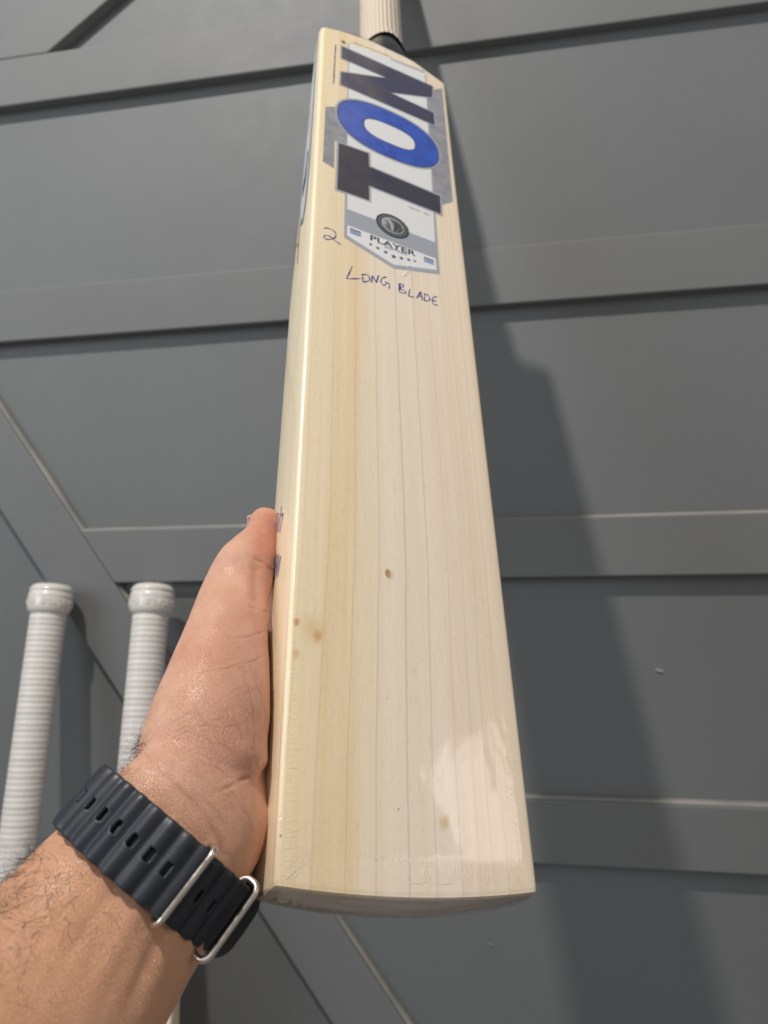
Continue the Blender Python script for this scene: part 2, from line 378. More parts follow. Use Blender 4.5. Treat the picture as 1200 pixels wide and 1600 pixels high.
def profile(v):
    w = halfw(v); th = itp(TH, v) / 1000; sp = itp(SP, v) / 1000; P = []
    r = .0022
    for s in np.linspace(-1, 1, 25): P.append(((w - r) * s, crown((w - r) * s, v)))
    for a in np.linspace(90, 0, 6)[1:]: a = math.radians(a); P.append((w - r + r * math.cos(a), -r + r * math.sin(a)))
    rb = .0032
    for k in (.33, .66, 1.0): P.append((w + .0006 * math.sin(k * 3.1), -r - (th - r - rb) * k))
    for a in np.linspace(0, -70, 6)[1:]: a = math.radians(a); P.append((w - rb + rb * math.cos(a), -(th - rb) + rb * math.sin(a)))
    for s in np.linspace(.86, -.86, 19): P.append((w * s, -th - .0002 - sp * (1 - abs(s) / .92) ** 1.25))
    L = P[25 + 5 + 3: 25 + 5 + 3 + 5]
    for p in reversed(L): P.append((-p[0], p[1]))
    for k in (1.0, .66, .33): P.append((-(w + .0006 * math.sin(k * 3.1)), -r - (th - r - rb) * k))
    for a in np.linspace(0, 90, 6)[:-1]: a = math.radians(a); P.append((-(w - r + r * math.cos(a)), -r + r * math.sin(a)))
    return P
def vend(u): return .591 + .0135 * min(1, (54 - min(54, abs(u * 1000))) / 30)
def blade_mesh():
    vs, fs = [], []; SV = [-.0, .001, .002, .0035, .006] + list(np.linspace(.01, 1, 70)); n = None
    for s in SV:
        vn = s * .6; P = profile(vn); n = len(P)
        k = 1.0
        if s < .002: k = .992
        for (u, nn) in P:
            ve = vend(u); e_ = 1 - (u / .054) ** 2; z_ = min(1, max(0, -nn - .0006) / .011); v0 = -.0030 * e_ + .0003 - (.0026 + .0022 * e_) * math.sin(z_ * math.pi / 2)
            cy = -.014
            vs.append((u * (1 - (1 - k) * .45), v0 + (ve - v0) * s, cy + (nn - cy) * k))
    for i in range(len(SV) - 1):
        for j in range(n): a = i * n + j; b = i * n + (j + 1) % n; fs.append((a, b, b + n, a + n))
    # domed toe
    base = list(range(n)); prev = base
    for q in (.8, .55, .3, .1, .01):
        st = len(vs)
        for j in base:
            u, vv, nn = vs[j]; cy = -.016; e_ = 1 - (u / .054) ** 2; tgt = -.0026 - .0052 * e_
            vs.append((u * (1 - .006 * (1 - q)), vv * q ** 1.6 + tgt * (1 - q ** 1.6), cy + (nn - cy) * q))
        for j in range(n): a = prev[j]; b = prev[(j + 1) % n]; fs.append((st + j, st + (j + 1) % n, b, a))
        prev = list(range(st, st + n))
    fs.append(tuple(reversed(prev)))
    fs.append(tuple(reversed(range((len(SV) - 1) * n, len(SV) * n))))
    return vs, fs
bat = empty('cricket_bat', mb, 'pale willow cricket bat with dark and blue lettered face sticker, held up by the hand', 'cricket bat')
vs, fs = blade_mesh()
blade = mesh_obj('blade', vs, fs, WOOD, bat, sharp=math.radians(40))
# handle
HU, HN = .0045, -.0165
def grip_mesh():
    v, f = [], []; N = 64; rows = 60
    for i in range(rows + 1):
        for k in range(N):
            a = 2 * math.pi * k / N; s = i / rows
            rim = .6045 + .0200 * max(0, math.sin(a))
            y = rim + (.892 - rim) * s
            r = .0180 + .0062 * math.exp(-(y - .6045) / .010) + (.0009 if s < .02 else 0)
            v.append((HU + r * math.cos(a), y, HN + r * 1.02 * math.sin(a)))
    for i in range(rows):
        for k in range(N): a = i * N + k; b = i * N + (k + 1) % N; f.append((a, a + N, b + N, b))
    f.append(tuple(reversed(range(rows * N, rows * N + N))))
    return v, f
v, f = grip_mesh(); mesh_obj('grip', v, f, GRIP, bat)
m_col = mat('dark_binding', (.03, .035, .04), .3); t = NT(m_col); c = t.coord()
t.l(t.mix(t.rng(t.sep(c)[0], -.006, -.001), (.16, .13, .09), (.022, .028, .036)), t.b.inputs['Base Color'])
t.l(t.bump(t.noise(c, 300, 3), .6, .001), t.b.inputs['Normal']); t.b.inputs['Coat Weight'].default_value = .7; t.b.inputs['Coat Roughness'].default_value = .1
v, f = lathe([(.575, .0190), (.595, .0232), (.6045, .0234), (.607, .0222), (.612, .0202), (.62, .0184), (.64, .0165)], 48)
v = [(x + HU, y, min(z + HN, -.0018 + max(0, y - .6045) * .35)) for x, y, z in v]
mesh_obj('binding', v, f, m_col, bat)

# --------------------------------------------------------------- face sticker
MM = .001
st_root = None
def flat(name, polys, z, material, parent, thick=.00006):
    """polys: list of outlines in mm (u, v) on the face, z = height above the face in mm"""
    vs, fs = [], []
    for poly in polys:
        b = len(vs); n = len(poly)
        vs += [(x * MM, y * MM, z * MM) for x, y in poly] + [(x * MM, y * MM, (z - .05) * MM) for x, y in poly]
        area = sum(poly[i][0] * poly[(i + 1) % n][1] - poly[(i + 1) % n][0] * poly[i][1] for i in range(n))
        idx = list(range(b, b + n)); fs.append(tuple(idx if area > 0 else reversed(idx)))
        fs += [(b + i, b + (i + 1) % n, b + n + (i + 1) % n, b + n + i) for i in range(n)]
    return mesh_obj(name, vs, fs, material, parent, smooth=False)
def ringflat(name, outer, inner, z, material, parent):
    n = len(outer); vs = [(x * MM, y * MM, z * MM) for x, y in outer + inner] + [(x * MM, y * MM, (z - .05) * MM) for x, y in outer + inner]
    fs = [(i, (i + 1) % n, n + (i + 1) % n, n + i) for i in range(n)] + [(i, 2 * n + i, 2 * n + (i + 1) % n, (i + 1) % n) for i in range(n)]
    return mesh_obj(name, vs, fs, material, parent, smooth=False)
def offset(poly, d):
    n = len(poly); area = sum(poly[i][0] * poly[(i + 1) % n][1] - poly[(i + 1) % n][0] * poly[i][1] for i in range(n)); sgn = 1 if area > 0 else -1; out = []
    for i in range(n):
        p0 = np.array(poly[i - 1]); p1 = np.array(poly[i]); p2 = np.array(poly[(i + 1) % n])
        a = (p1 - p0) / np.linalg.norm(p1 - p0); b = (p2 - p1) / np.linalg.norm(p2 - p1)
        n1 = np.array([a[1], -a[0]]) * sgn; n2 = np.array([b[1], -b[0]]) * sgn; mm = n1 + n2; mm /= max(.35, (mm @ n1))
        if np.linalg.norm(mm) > 1.9: mm = mm / np.linalg.norm(mm) * 1.9
        out.append(tuple(p1 + mm * d))
    return out
def metal_print(name, a, b, c3, sc=55):
    m = mat(name, a, .34, .35); t = NT(m); c = t.coord()
    n1 = t.noise(c, sc, 4, .6); n2 = t.noise(c, 420, 4, .7)
    x, y, z = t.sep(c)
    col = t.mix(t.rng(n1, .38, .62), a, b); col = t.mix(t.rng(t.math('ADD', t.math('MULTIPLY', x, -9), t.math('MULTIPLY', n1, .7)), .32, .78, 0, .75), col, c3)
    col = t.mix(t.rng(n2, .5, .8, 0, .25), col, tuple(min(1, q * 2.2 + .02) for q in a))
    hx = t.voro(t.mapping(c, scale=(1, 1, 0)), 520); col = t.mix(t.rng(hx, .02, .12, .35, 0), col, tuple(min(1, q * 1.9 + .03) for q in b))
    t.l(col, t.b.inputs['Base Color']); t.b.inputs['Coat Weight'].default_value = .9; t.b.inputs['Coat Roughness'].default_value = .14
    t.l(t.bump(t.noise(c, 45, 3), .35, .003), t.b.inputs['Coat Normal'])
    return m
M_T = metal_print('dark_navy_foil', (.022, .026, .075), (.040, .034, .055), (.095, .072, .062))
M_N = metal_print('navy_bronze_foil', (.028, .035, .12), (.045, .040, .075), (.25, .195, .17))
M_O = metal_print('royal_blue_foil', (.010, .060, .46), (.020, .10, .62), (.15, .20, .58))
M_SIL = mat('silver_print', lin(176, 182, 190), .35, .2)
M_EDGE = mat('dark_outline_print', (.045, .04, .05), .4)
M_BAND = mat('grey_band_print', lin(166, 172, 182), .35, .1)
M_WHT = mat('white_print', (.78, .79, .80), .4)
t = NT(M_WHT); c = t.coord(); x, y, z = t.sep(c)
strp = t.math('SINE', t.math('MULTIPLY', t.math('ADD', y, t.math('MULTIPLY', x, -.42)), 2600)); t.l(t.mix(t.rng(strp, .2, .9, 0, .75), (.80, .81, .81), (.66, .68, .70)), t.b.inputs['Base Color'])
M_WHP = mat('plain_white_print', (.80, .81, .83), .4)
for m_ in (M_WHT, M_WHP, M_BAND, M_SIL):
    b_ = m_.node_tree.nodes['Principled BSDF']; b_.inputs['Coat Weight'].default_value = .6; b_.inputs['Coat Roughness'].default_value = .12
M_SHARD = mat('grey_speckled_print', (.22, .22, .24), .45); t = NT(M_SHARD); c = t.coord()
t.l(t.mix(t.math('MULTIPLY_ADD', t.rng(t.noise(c, 700, 3, .7), .3, .7), .5, t.rng(t.noise(c, 120, 4, .6), .35, .7, 0, .5)), (.20, .20, .225), (.40, .40, .43)), t.b.inputs['Base Color'])
M_DKTXT = mat('dark_text_print', (.04, .04, .05), .4); M_BLTXT = mat('blue_stripe_print', lin(70, 112, 190), .4)
M_GOLD = mat('bronze_print', lin(150, 120, 84), .4)

sticker = mesh_obj('face_sticker', [(x * MM, y * MM, .10 * MM) for x, y in [(-33.2, 356.8), (0, 344.6), (33.2, 354.8), (34.2, 450), (36, 592), (-32, 586), (-32.6, 450)]], [tuple(range(7))], M_SIL, bat, smooth=False)
flat('grey_shard', [[(30, 428), (40, 428.8), (49.2, 437.5), (50.2, 583), (40, 573.5), (30, 565)]], .06, M_SHARD, sticker)
flat('grey_shard', [[(-48.4, 487), (-41, 492), (-30, 480), (-26, 455), (-40.8, 452), (-40.8, 421.2), (-48.8, 424.1)]], .06, M_SHARD, sticker)
flat('white_panel', [[(-31.2, 384.9), (31.6, 384.9), (33.2, 470), (34.9, 596.0), (3, 590.6), (-31.0, 585.6), (-31.6, 470)]], .14, M_WHT, sticker)
M_TOPG = mat('grey_fade_print', (.4, .4, .42), .4); t = NT(M_TOPG); c = t.coord(); x, y, z = t.sep(c)
t.l(t.mix(t.rng(t.math('ADD', y, t.math('MULTIPLY', x, -.13)), .5862, .5915), (.80, .81, .81), (.33, .34, .37)), t.b.inputs['Base Color'])
flat('shaded_top_strip', [[(5, 586.5), (34.5, 590), (34.8, 597.2), (4, 592.2)]], .17, M_TOPG, sticker)
flat('grey_band', [[(-31.6, 369.6), (31.6, 368.9), (31.7, 384.6), (-31.6, 384.6)]], .15, M_BAND, sticker)
flat('lower_white_panel', [[(-31.0, 359.4), (0, 348.0), (31.0, 357.6), (31.0, 368.7), (-31.0, 369.4)]], .16, M_WHP, sticker)
Tp = [(-37.9, 401.3), (-16.4, 402.3), (-16.4, 418.0), (37.6, 418.0), (38.3, 437.0), (-16.2, 438.0), (-16.4, 452.6), (-37.6, 450.6)]
Np = [(-36.9, 575.6), (-36.7, 559.8), (.6, 560.2), (-36.9, 539.6), (-37.1, 523.6), (39.3, 524.6), (39.6, 540.4), (1.8, 541.8), (39.4, 562.2), (40.6, 578.6)]
def superel(cx, cy, a, b, p, n=72):
    out = []
    for k in range(n):
        q = 2 * math.pi * k / n; c_, s_ = math.cos(q), math.sin(q)
        out.append((cx + a * math.copysign(abs(c_) ** (2 / p), c_), cy + b * math.copysign(abs(s_) ** (2 / p), s_)))
    return out
flat('letter_border', [offset(Tp, 1.9)], .20, M_SIL, sticker); flat('letter_outline', [offset(Tp, .35)], .24, M_EDGE, sticker); flat('letter', [offset(Tp, -.15)], .28, M_T, sticker, )['label'] = 'dark navy foil letter T'
flat('letter_border', [offset(Np, 1.7)], .20, M_SIL, sticker); flat('letter_outline', [offset(Np, .35)], .24, M_EDGE, sticker); flat('letter', [offset(Np, -.15)], .28, M_N, sticker)['label'] = 'navy and bronze foil letter N'
OO = superel(.6, 487.2, 40.0, 28.6, 2.35); OI = superel(1.0, 486.6, 20.6, 11.6, 2.7)
flat('letter_border', [superel(.6, 487.2, 42.0, 30.6, 2.35)], .215, M_SIL, sticker)
ringflat('letter_outline', superel(.6, 487.2, 40.4, 29.0, 2.35), superel(1.0, 486.6, 20.0, 11.0, 2.7), .26, M_EDGE, sticker)
ringflat('letter', superel(.6, 487.2, 39.8, 28.4, 2.35), superel(1.0, 486.6, 20.7, 11.7, 2.7), .30, M_O, sticker)['label'] = 'royal blue foil letter O'
flat('letter_counter', [superel(1.0, 486.6, 20.1, 11.1, 2.7)], .25, M_WHT, sticker)
# round badge
cx, cy = .4, 385.0
M_RING = mat('gunmetal_ring_print', (.035, .045, .05), .35, .3); M_RING2 = mat('grey_ring_print', (.16, .18, .19), .35, .3); M_CHR = mat('chrome_print', (.68, .69, .70), .25, .6)
badge = flat('badge', [superel(cx, cy, 11.8, 10.7, 2, 48)], .34, M_RING, sticker)
def sub(poly, z, m_): return flat('badge_mark', poly, z, m_, sticker)
sub([superel(cx, cy, 10.6, 9.6, 2, 48)], .37, M_RING2); sub([superel(cx, cy, 9.0, 8.1, 2, 48)], .40, M_RING); sub([superel(cx, cy, 8.2, 7.4, 2, 48)], .43, M_CHR); sub([superel(cx + .6, cy - .2, 6.9, 6.2, 2, 40)], .46, M_RING2)
def stroke(pts, w, taper=None):
    """ribbon outline round a polyline (mm)"""
    P = np.array(pts, float); n = len(P); L, R_ = [], []
    for i in range(n):
        a = P[max(0, i - 1)]; b = P[min(n - 1, i + 1)]; d = (b - a) / (np.linalg.norm(b - a) + 1e-9); nn = np.array([-d[1], d[0]])
        ww = w[i] if isinstance(w, (list, tuple)) else w
        L.append(tuple(P[i] + nn * ww / 2)); R_.append(tuple(P[i] - nn * ww / 2))
    return L + R_[::-1]
sub([stroke([(cx - 5.6, cy + 1.5), (cx - 4.2, cy + 4.6), (cx - 2.3, cy + 3.6), (cx - .6, cy + .2), (cx - .2, cy - 5.6)], [1.2, 2.6, 2.8, 2.4, .5]),
     stroke([(cx - 5.0, cy + 3.6), (cx - 5.6, cy + .2), (cx - 4.2, cy - 2.2)], [2.2, 2.0, .5])], .49, M_CHR)
sub([stroke([(cx + 2.4, cy + 5.0), (cx + 2.6, cy - .5), (cx + 1.4, cy - 4.8)], [.8, 1.5, .6]), stroke([(cx + 3.4, cy + 4.2), (cx + 5.6, cy + 2.6), (cx + 4.0, cy + .3), (cx + 6.2, cy - 1.8), (cx + 3.4, cy - 4.2)], [.7, 1.2, .8, 1.3, .6])], .49, M_RING)
# small print
def text(body, size, u, v, z, material, parent, name='lettering', rot=0, sx=1.0, bold=.0, tilt=0):
    cu = bpy.data.curves.new('t', 'FONT'); cu.body = body; cu.size = size * MM; cu.align_x = 'CENTER'; cu.align_y = 'CENTER'; cu.offset = bold * MM; cu.resolution_u = 3
    o = bpy.data.objects.new('t', cu); C.objects.link(o); dg = bpy.context.evaluated_depsgraph_get(); me = bpy.data.meshes.new_from_object(o.evaluated_get(dg)); bpy.data.objects.remove(o)
    me.transform(Matrix.Translation((u * MM, v * MM, z * MM)) @ Matrix.Rotation(rot, 4, 'Z') @ Matrix.Diagonal((sx, 1, 1, 1)) @ Matrix.Shear('XY', 4, (tilt, 0)) if False else Matrix.Translation((u * MM, v * MM, z * MM)) @ Matrix.Rotation(rot, 4, 'Z') @ Matrix.Diagonal((sx, 1, 1, 1)))
    me.materials.append(material); ob = bpy.data.objects.new(name, me); C.objects.link(ob); ob.parent = parent; return ob
text('PLAYER', 7.0, 0, 365.4, .22, M_DKTXT, sticker, sx=1.36, bold=.14)
text('EDITION', 2.9, 2.1, 361.9, .24, mat('blue_text_print', lin(64, 84, 140), .4), sticker, sx=1.35, bold=.03)
for dv in (0, 1.75, 3.5):
    flat('stripe', [[(-29.3, 367.4 - dv), (-21.9, 367.4 - dv), (-21.9, 366.3 - dv), (-29.3, 366.3 - dv)]], .22, M_BLTXT if dv else M_DKTXT, sticker)
    flat('stripe', [[(22.1, 366.2 - dv), (29.3, 366.2 - dv), (29.3, 365.1 - dv), (22.1, 365.1 - dv)]], .22, M_BLTXT if dv else M_DKTXT, sticker)
for (su, sv), r in zip([(-15.4, 359.2), (-10.5, 358.2), (-5.1, 356.9), (.4, 355.5), (5.8, 356.6), (11, 357.7), (15.3, 358.6)], (1.45, 1.7, 1.9, 2.2, 1.9, 1.7, 1.4)):
    flat('star', [[(su + (r if k % 2 == 0 else r * .42) * math.sin(k * math.pi / 5), sv + (r if k % 2 == 0 else r * .42) * math.cos(k * math.pi / 5)) for k in range(10)]], .22, M_DKTXT, sticker)
def fineprint(u0, v0, u1, v1, h, material, seed):
    r_ = random.Random(seed); d = np.array([u1 - u0, v1 - v0]); L = np.linalg.norm(d); d /= L; nn = np.array([-d[1], d[0]]); s = 0; polys = []
    while s < L - .8:
        w = r_.uniform(.5, 1.0); a = np.array([u0, v0]) + d * s; b = a + d * w; k = h * r_.uniform(.7, 1)
        polys.append([tuple(a), tuple(b), tuple(b + nn * k), tuple(a + nn * k)]); s += w + r_.choice([.25, .3, .35, .9])
    flat('fine_print', polys, .24, material, sticker)
fineprint(-42.6, 520.5, -42.0, 574.5, 1.0, M_DKTXT, 1); fineprint(13.5, 411.2, 21.5, 411.2, .9, M_DKTXT, 2); fineprint(24.5, 411.0, 30.5, 411.0, .9, M_DKTXT, 3); fineprint(-29, 589.2, 6, 594.5, .9, M_GOLD, 4)
flat('trade_mark', [superel(-36, 583.5, 1.9, 1.9, 2, 20)], .2, M_GOLD, sticker); flat('trade_mark', [superel(-36, 583.5, 1.1, 1.1, 2, 20)], .23, M_DKTXT, sticker)

# --------------------------------------------------------------- pen marks
INK = mat('blue_ink', lin(44, 46, 150), .45)
def cr(P, k=6):
    P = [np.array(p, float) for p in P]; P = [P[0]] + P + [P[-1]]; out = []
    for i in range(1, len(P) - 2):
        for j in range(k):
            t_ = j / k; out.append(.5 * ((2 * P[i]) + (-P[i - 1] + P[i + 1]) * t_ + (2 * P[i - 1] - 5 * P[i] + 4 * P[i + 1] - P[i + 2]) * t_ ** 2 + (-P[i - 1] + 3 * P[i] - 3 * P[i + 1] + P[i + 2]) * t_ ** 3))
    out.append(P[-2]); return out
def ink(name, strokes, side=False, w=.80, parent=bat, smooth=True):
    vs, fs = [], []
    for s in strokes:
        P = cr(s) if (smooth and len(s) > 2) else [np.array(p, float) for p in s]
        for i, p in enumerate(P):
            a = P[max(0, i - 1)]; b = P[min(len(P) - 1, i + 1)]; d = (b - a) / (np.linalg.norm(b - a) + 1e-9); nn = np.array([-d[1], d[0]]); ww = w * (.8 + .3 * math.sin(i * .7 + len(s)))
            for q in (p + nn * ww / 2, p - nn * ww / 2):
                vs.append((-halfw(q[1] * MM) - .0008, q[1] * MM, q[0] * MM) if side else (q[0] * MM, q[1] * MM, .00012 + crown(q[0] * MM, q[1] * MM)))
            if i: k = len(vs) - 4; fs.append((k, k + 1, k + 3, k + 2))
    return mesh_obj(name, vs, fs, INK, parent, smooth=False)
ink('handwritten_number', [[(-46.6, 358.3), (-43.5, 359.9), (-39.9, 359.2), (-38.4, 356.3), (-39.8, 352.5), (-43.3, 349.7), (-45.8, 349.4), (-45.5, 352.1), (-42.7, 353.1), (-39.0, 350.9), (-35.3, 348.9)]])
L1 = [[(-27.6, 333.4), (-29.3, 327.1), (-31.4, 320.9)], [(-31.4, 320.9), (-27, 322.8), (-22.1, 325.2)],
      [(-21.0, 329.6), (-20.8, 326), (-20.7, 322.9)], [(-22, 328.6), (-18.5, 330.3), (-16.3, 328.9), (-17.0, 325.6), (-20.7, 322.9)],
      [(-15.2, 325.0), (-14.4, 331.2)], [(-14.4, 331.2), (-11.9, 326.5)], [(-11.9, 326.5), (-10.3, 333.6)],
      [(-5.0, 334.6), (-7.7, 332.3), (-8.9, 328.8), (-7.8, 326.4), (-5.9, 327.2), (-5.1, 329.6)], [(-6.6, 329.5), (-3.5, 329.3), (-3.3, 327), (-3.6, 324.9)]]
L2 = [[(3.3, 331.4), (3.3, 328), (3.4, 325.2)], [(2.8, 331.6), (5.6, 333.2), (6.3, 331.4), (3.9, 328.6), (7.2, 327.6), (7.4, 325.8), (3.4, 325.0)], [(4.1, 331.6), (4.0, 327.4)],
      [(10.9, 331.4), (10.2, 328), (9.4, 324.4)], [(9.4, 324.4), (13.3, 324.9)], [(15.2, 325.0), (18.2, 332.2)], [(18.2, 332.2), (19.0, 324.7)], [(16.2, 327.6), (19.2, 328.2)],
      [(20.9, 331), (20.6, 328), (20.2, 325.2)], [(20.2, 331.2), (23.4, 331), (24.6, 328.6), (23.2, 326.2), (20.2, 325.2)],
      [(30, 332.4), (27.4, 331.4), (26.2, 328), (26.4, 325.2), (29.8, 324.9)], [(26.6, 327.9), (29.2, 328.4)]]
ink('handwriting', L1); ink('handwriting', L2)
# marks on the left side of the blade: (n, v) in mm
ink('handwritten_number', [[(-25, 167), (-27.5, 168.5), (-29, 164), (-26.5, 162), (-25, 167), (-26.2, 157.5)], [(-20.8, 169), (-24, 156)], [(-20.8, 163.6), (-17.2, 163.2)], [(-17.2, 163.2), (-21, 154.5)]], side=True, w=.75)
ink('handwritten_number', [[(-28, 145), (-26.2, 142), (-27.5, 134), (-29.5, 137), (-28, 145)], [(-23.5, 144), (-25, 140), (-22.6, 136.5), (-24.4, 131.5), (-26, 134.5), (-22.4, 141), (-23.5, 144)], [(-19.4, 141.5), (-21.8, 132)], [(-16.8, 139.5), (-19.8, 130)]], side=True, w=.8)
BRN = mat('brown_mark', lin(110, 84, 78), .5)
hm = ink('side_letter', [[(-31.5, 392), (-31.0, 352)], [(-22.8, 386), (-22.4, 347)], [(-31.2, 372), (-22.6, 366)]], side=True, w=1.0, smooth=False); hm.data.materials.clear(); hm.data.materials.append(BRN)
# side sticker
def side_poly(name, poly, off, material):
    vs = [(-halfw(v_ * MM) - .0007 - off, v_ * MM, n_ * MM) for n_, v_ in poly]
    a = sum(poly[i][0] * poly[(i + 1) % len(poly)][1] - poly[(i + 1) % len(poly)][0] * poly[i][1] for i in range(len(poly)))
    idx = list(range(len(poly))); return mesh_obj(name, vs, [tuple(idx if a > 0 else idx[::-1])], material, bat, smooth=False)
M_SST = mat('pale_blue_print', lin(206, 211, 213), .35, Coat_Weight=.6)
side_poly('side_sticker', [(-9.4, 585), (-6.8, 585), (-8.5, 540), (-8.5, 480), (-9.5, 430), (-12, 392), (-16, 378), (-21, 381), (-24, 396), (-23.4, 430), (-20, 480), (-15.2, 540), (-11, 575)], .0001, mat('teal_print', lin(96, 130, 140), .35))
side_poly('side_sticker', [(-9.2, 584), (-7.6, 584), (-9.5, 540), (-9.6, 480), (-10.8, 430), (-13.2, 394), (-16.4, 383), (-20, 385), (-22.6, 397), (-22, 430), (-18.8, 480), (-14.2, 540), (-10.4, 575)], .0002, M_SST)
side_poly('side_sticker', [(-12.5, 452), (-15.5, 452), (-21, 418), (-20.5, 408), (-14.5, 420)], .0003, mat('navy_print', lin(40, 48, 100), .35))
side_poly('side_sticker', [(-17.5, 425), (-18.5, 426), (-15, 446), (-14.2, 444)], .0004, M_WHP)

# --------------------------------------------------------------- loose shrink film
def film_patch(name, fn, nu, nv, parent=bat):
    v = [fn(i / nu, j / nv) for j in range(nv + 1) for i in range(nu + 1)]; f = []
    for j in range(nv):
        for i in range(nu): a = j * (nu + 1) + i; f.append((a, a + 1, a + nu + 2, a + nu + 1))
    return mesh_obj(name, v, f, FILM, parent)
def toe_film(s, q):    # thin film drawn tight over the toe, faintly puckered
    u = (s * 2 - 1) * .0530; a = math.sin(s * 210 + 3 * math.sin(s * 23)) * .5 + math.sin(s * 331 + 2 + 4 * math.sin(s * 11)) * .5
    e = 1 - (u / .054) ** 2; n_ = -.0002 - .020 * q; z_ = min(1, max(0, -n_) / .011)
    return (u, -.0030 * e + .0001 - (.0026 + .0022 * e) * math.sin(z_ * math.pi / 2) - .0004 - .00025 * abs(a) * math.sin(q * 3.1) - .0002 * abs(math.sin(q * 14 + s * 9 + a)), n_)
film_patch('shrink_film', toe_film, 420, 26)
WRK = bpy.data.materials.new('milky_film_crease'); WRK.use_nodes = True
_n = WRK.node_tree; _b = _n.nodes['Principled BSDF']; _b.inputs['Base Color'].default_value = (.95, .93, .90, 1); _b.inputs['Roughness'].default_value = .12; _b.inputs['Alpha'].default_value = .38; _b.inputs['Specular IOR Level'].default_value = .8
def creases(name, lines, parent=bat):
    vs, fs = [], []
    for pts, r in lines:
        P3 = []
        for (u, v_, z_) in pts: P3.append((u * MM, v_ * MM, z_ * MM + crown(u * MM, v_ * MM)))
        n_ = len(P3); P3 = [(a_, b_, c_ - (.10 if z_ < .4 else 0) * MM) for a_, b_, c_ in P3]; v2, f2 = tube(P3, [r * MM * math.sin(math.pi * (i + .4) / (n_ - .2)) for i in range(n_)], 5); b_ = len(vs); vs += v2; fs += [tuple(k + b_ for k in q) for q in f2]
    return mesh_obj(name, vs, fs, WRK, parent)
q_ = random.Random(11); LN = []
def wig(u0, v0, u1, v1, r, amp=.25, n=6, z=.12):
    return ([(u0 + (u1 - u0) * i / n + q_.uniform(-amp, amp), v0 + (v1 - v0) * i / n + q_.uniform(-amp, amp), z) for i in range(n + 1)], r)
v_ = 2.0
while v_ < 92:                                  # short ribs over the left edge
    if q_.random() < .85: L_ = q_.uniform(2.0, 6.5) * (1 if v_ < 60 else .6); LN.append(wig(-53.4, v_, -53.4 + L_, v_ + q_.uniform(-.6, .9) * L_ * .25, q_.uniform(.05, .13), .12))
    v_ += q_.uniform(.8, 2.2)
for k in range(14): a_ = q_.uniform(.5, 1.1); L_ = q_.uniform(3, 9); u0 = q_.uniform(-53, -48); v0 = q_.uniform(1, 7); LN.append(wig(u0, v0, u0 + L_ * math.cos(a_), v0 + L_ * math.sin(a_), q_.uniform(.06, .15), .15))
u_ = -24.0
while u_ < 46:                                  # puckers above the toe
    h_ = q_.uniform(1.2, 2.6) if u_ < 8 else q_.uniform(2.5, 6.5); vb = (8.6 - .06 * u_) if u_ < 8 else 3.6 + .0 * u_
    if q_.random() < (.75 if u_ < 8 else .9): LN.append(wig(u_, vb + q_.uniform(-.7, .7), u_ + q_.uniform(-.9, .6), vb + h_, q_.uniform(.06, .16), .15))
    u_ += q_.uniform(.5, 1.9)
for k in range(22): v0 = 6 + k * 2.3; LN.append(wig(47.6 - k * .03 + q_.uniform(-.5, .3), v0, 47.4 - k * .03 + q_.uniform(-.5, .3), v0 + q_.uniform(1.4, 2.8), q_.uniform(.06, .16), .3))
for p_ in ((2, 3, 4.5, 10), (3.4, 2.5, 5.0, 8.5), (-6, 1.5, 6, 3.2), (8, 1.6, 16, 2.6)): LN.append(wig(p_[0], p_[1], p_[2], p_[3], .16, .35, 8))
creases('film_creases', LN)
LN = [wig(9.5, 349, 11.8, 354, .42, .3, 8, .5), wig(8.2, 344, 10.2, 348.5, .30, .4, 8, .5), wig(11.5, 351, 11, 345, .2, .4, 8, .45), wig(6.0, 340, 7.4, 344.5, .38, .3, 8, .5), wig(7.2, 342, 9.6, 342.6, .28, .3, 6, .5),
      wig(10.6, 345, 12.6, 336, .14, .3, 8, .3), wig(8.8, 341, 9.2, 333, .12, .3, 8, .3), wig(5, 346, 4.4, 338, .12, .4, 8, .3), wig(13, 352, 14.6, 343, .12, .4, 8, .3), wig(2, 353.4, 6, 351.8, .16, .2, 6, .35)]
creases('film_bubble', LN)
def corner_film(s, q):
    return (-.0560 - .0035 * s, .103 + .012 * q - .004 * s, -.024 - .012 * q + .003 * math.sin(s * 9))
film_patch('film_corner', corner_film, 8, 8)

# ================================================================== LEANING BATS
def bat_matrix(top, foot, roll=0):
    """bat standing on its toe; top = centre of handle end, foot = toe centre (world)"""
    top = Vector(top); foot = Vector(foot); y = (top - foot).normalized(); n = Vector((0, -1, 0)); n = (n - y * n.dot(y)).normalized(); x = y.cross(n)
    R3 = Matrix((x, y, n)).transposed().to_4x4() @ Matrix.Rotation(roll, 4, 'Y'); return Matrix.Translation(foot) @ R3
def extend(a, b, zfloor=.0):
    a = Vector(a); b = Vector(b); d = (b - a); t_ = (a.z - zfloor) / -d.z; return a + d * t_
def at_depth(px, py, Z):
    r = MW.T @ np.array([(px - 600) / F, (py - 800) / F, 1.0]); r = r / r[2] * Z; return Vector(W(*r))
LEN = .900
def leaning(p_top, p_low, label):
    root = empty('cricket_bat', Matrix.Identity(4), label, 'cricket bat', 'spare bats leaning on the wall')
    d = (p_low - p_top).normalized(); foot = p_top + d * LEN
    root.matrix_world = bat_matrix(p_top, foot); return root, foot
t1 = at_depth(82, 914, .712); l1 = at_depth(30, 1302, .660)
t2 = at_depth(240, 914, .712); l2 = at_depth(208, 1260, .664)
hb, foot1 = leaning(t1, l1, 'spare bat with pale ribbed grip leaning on the wall at the far left edge')
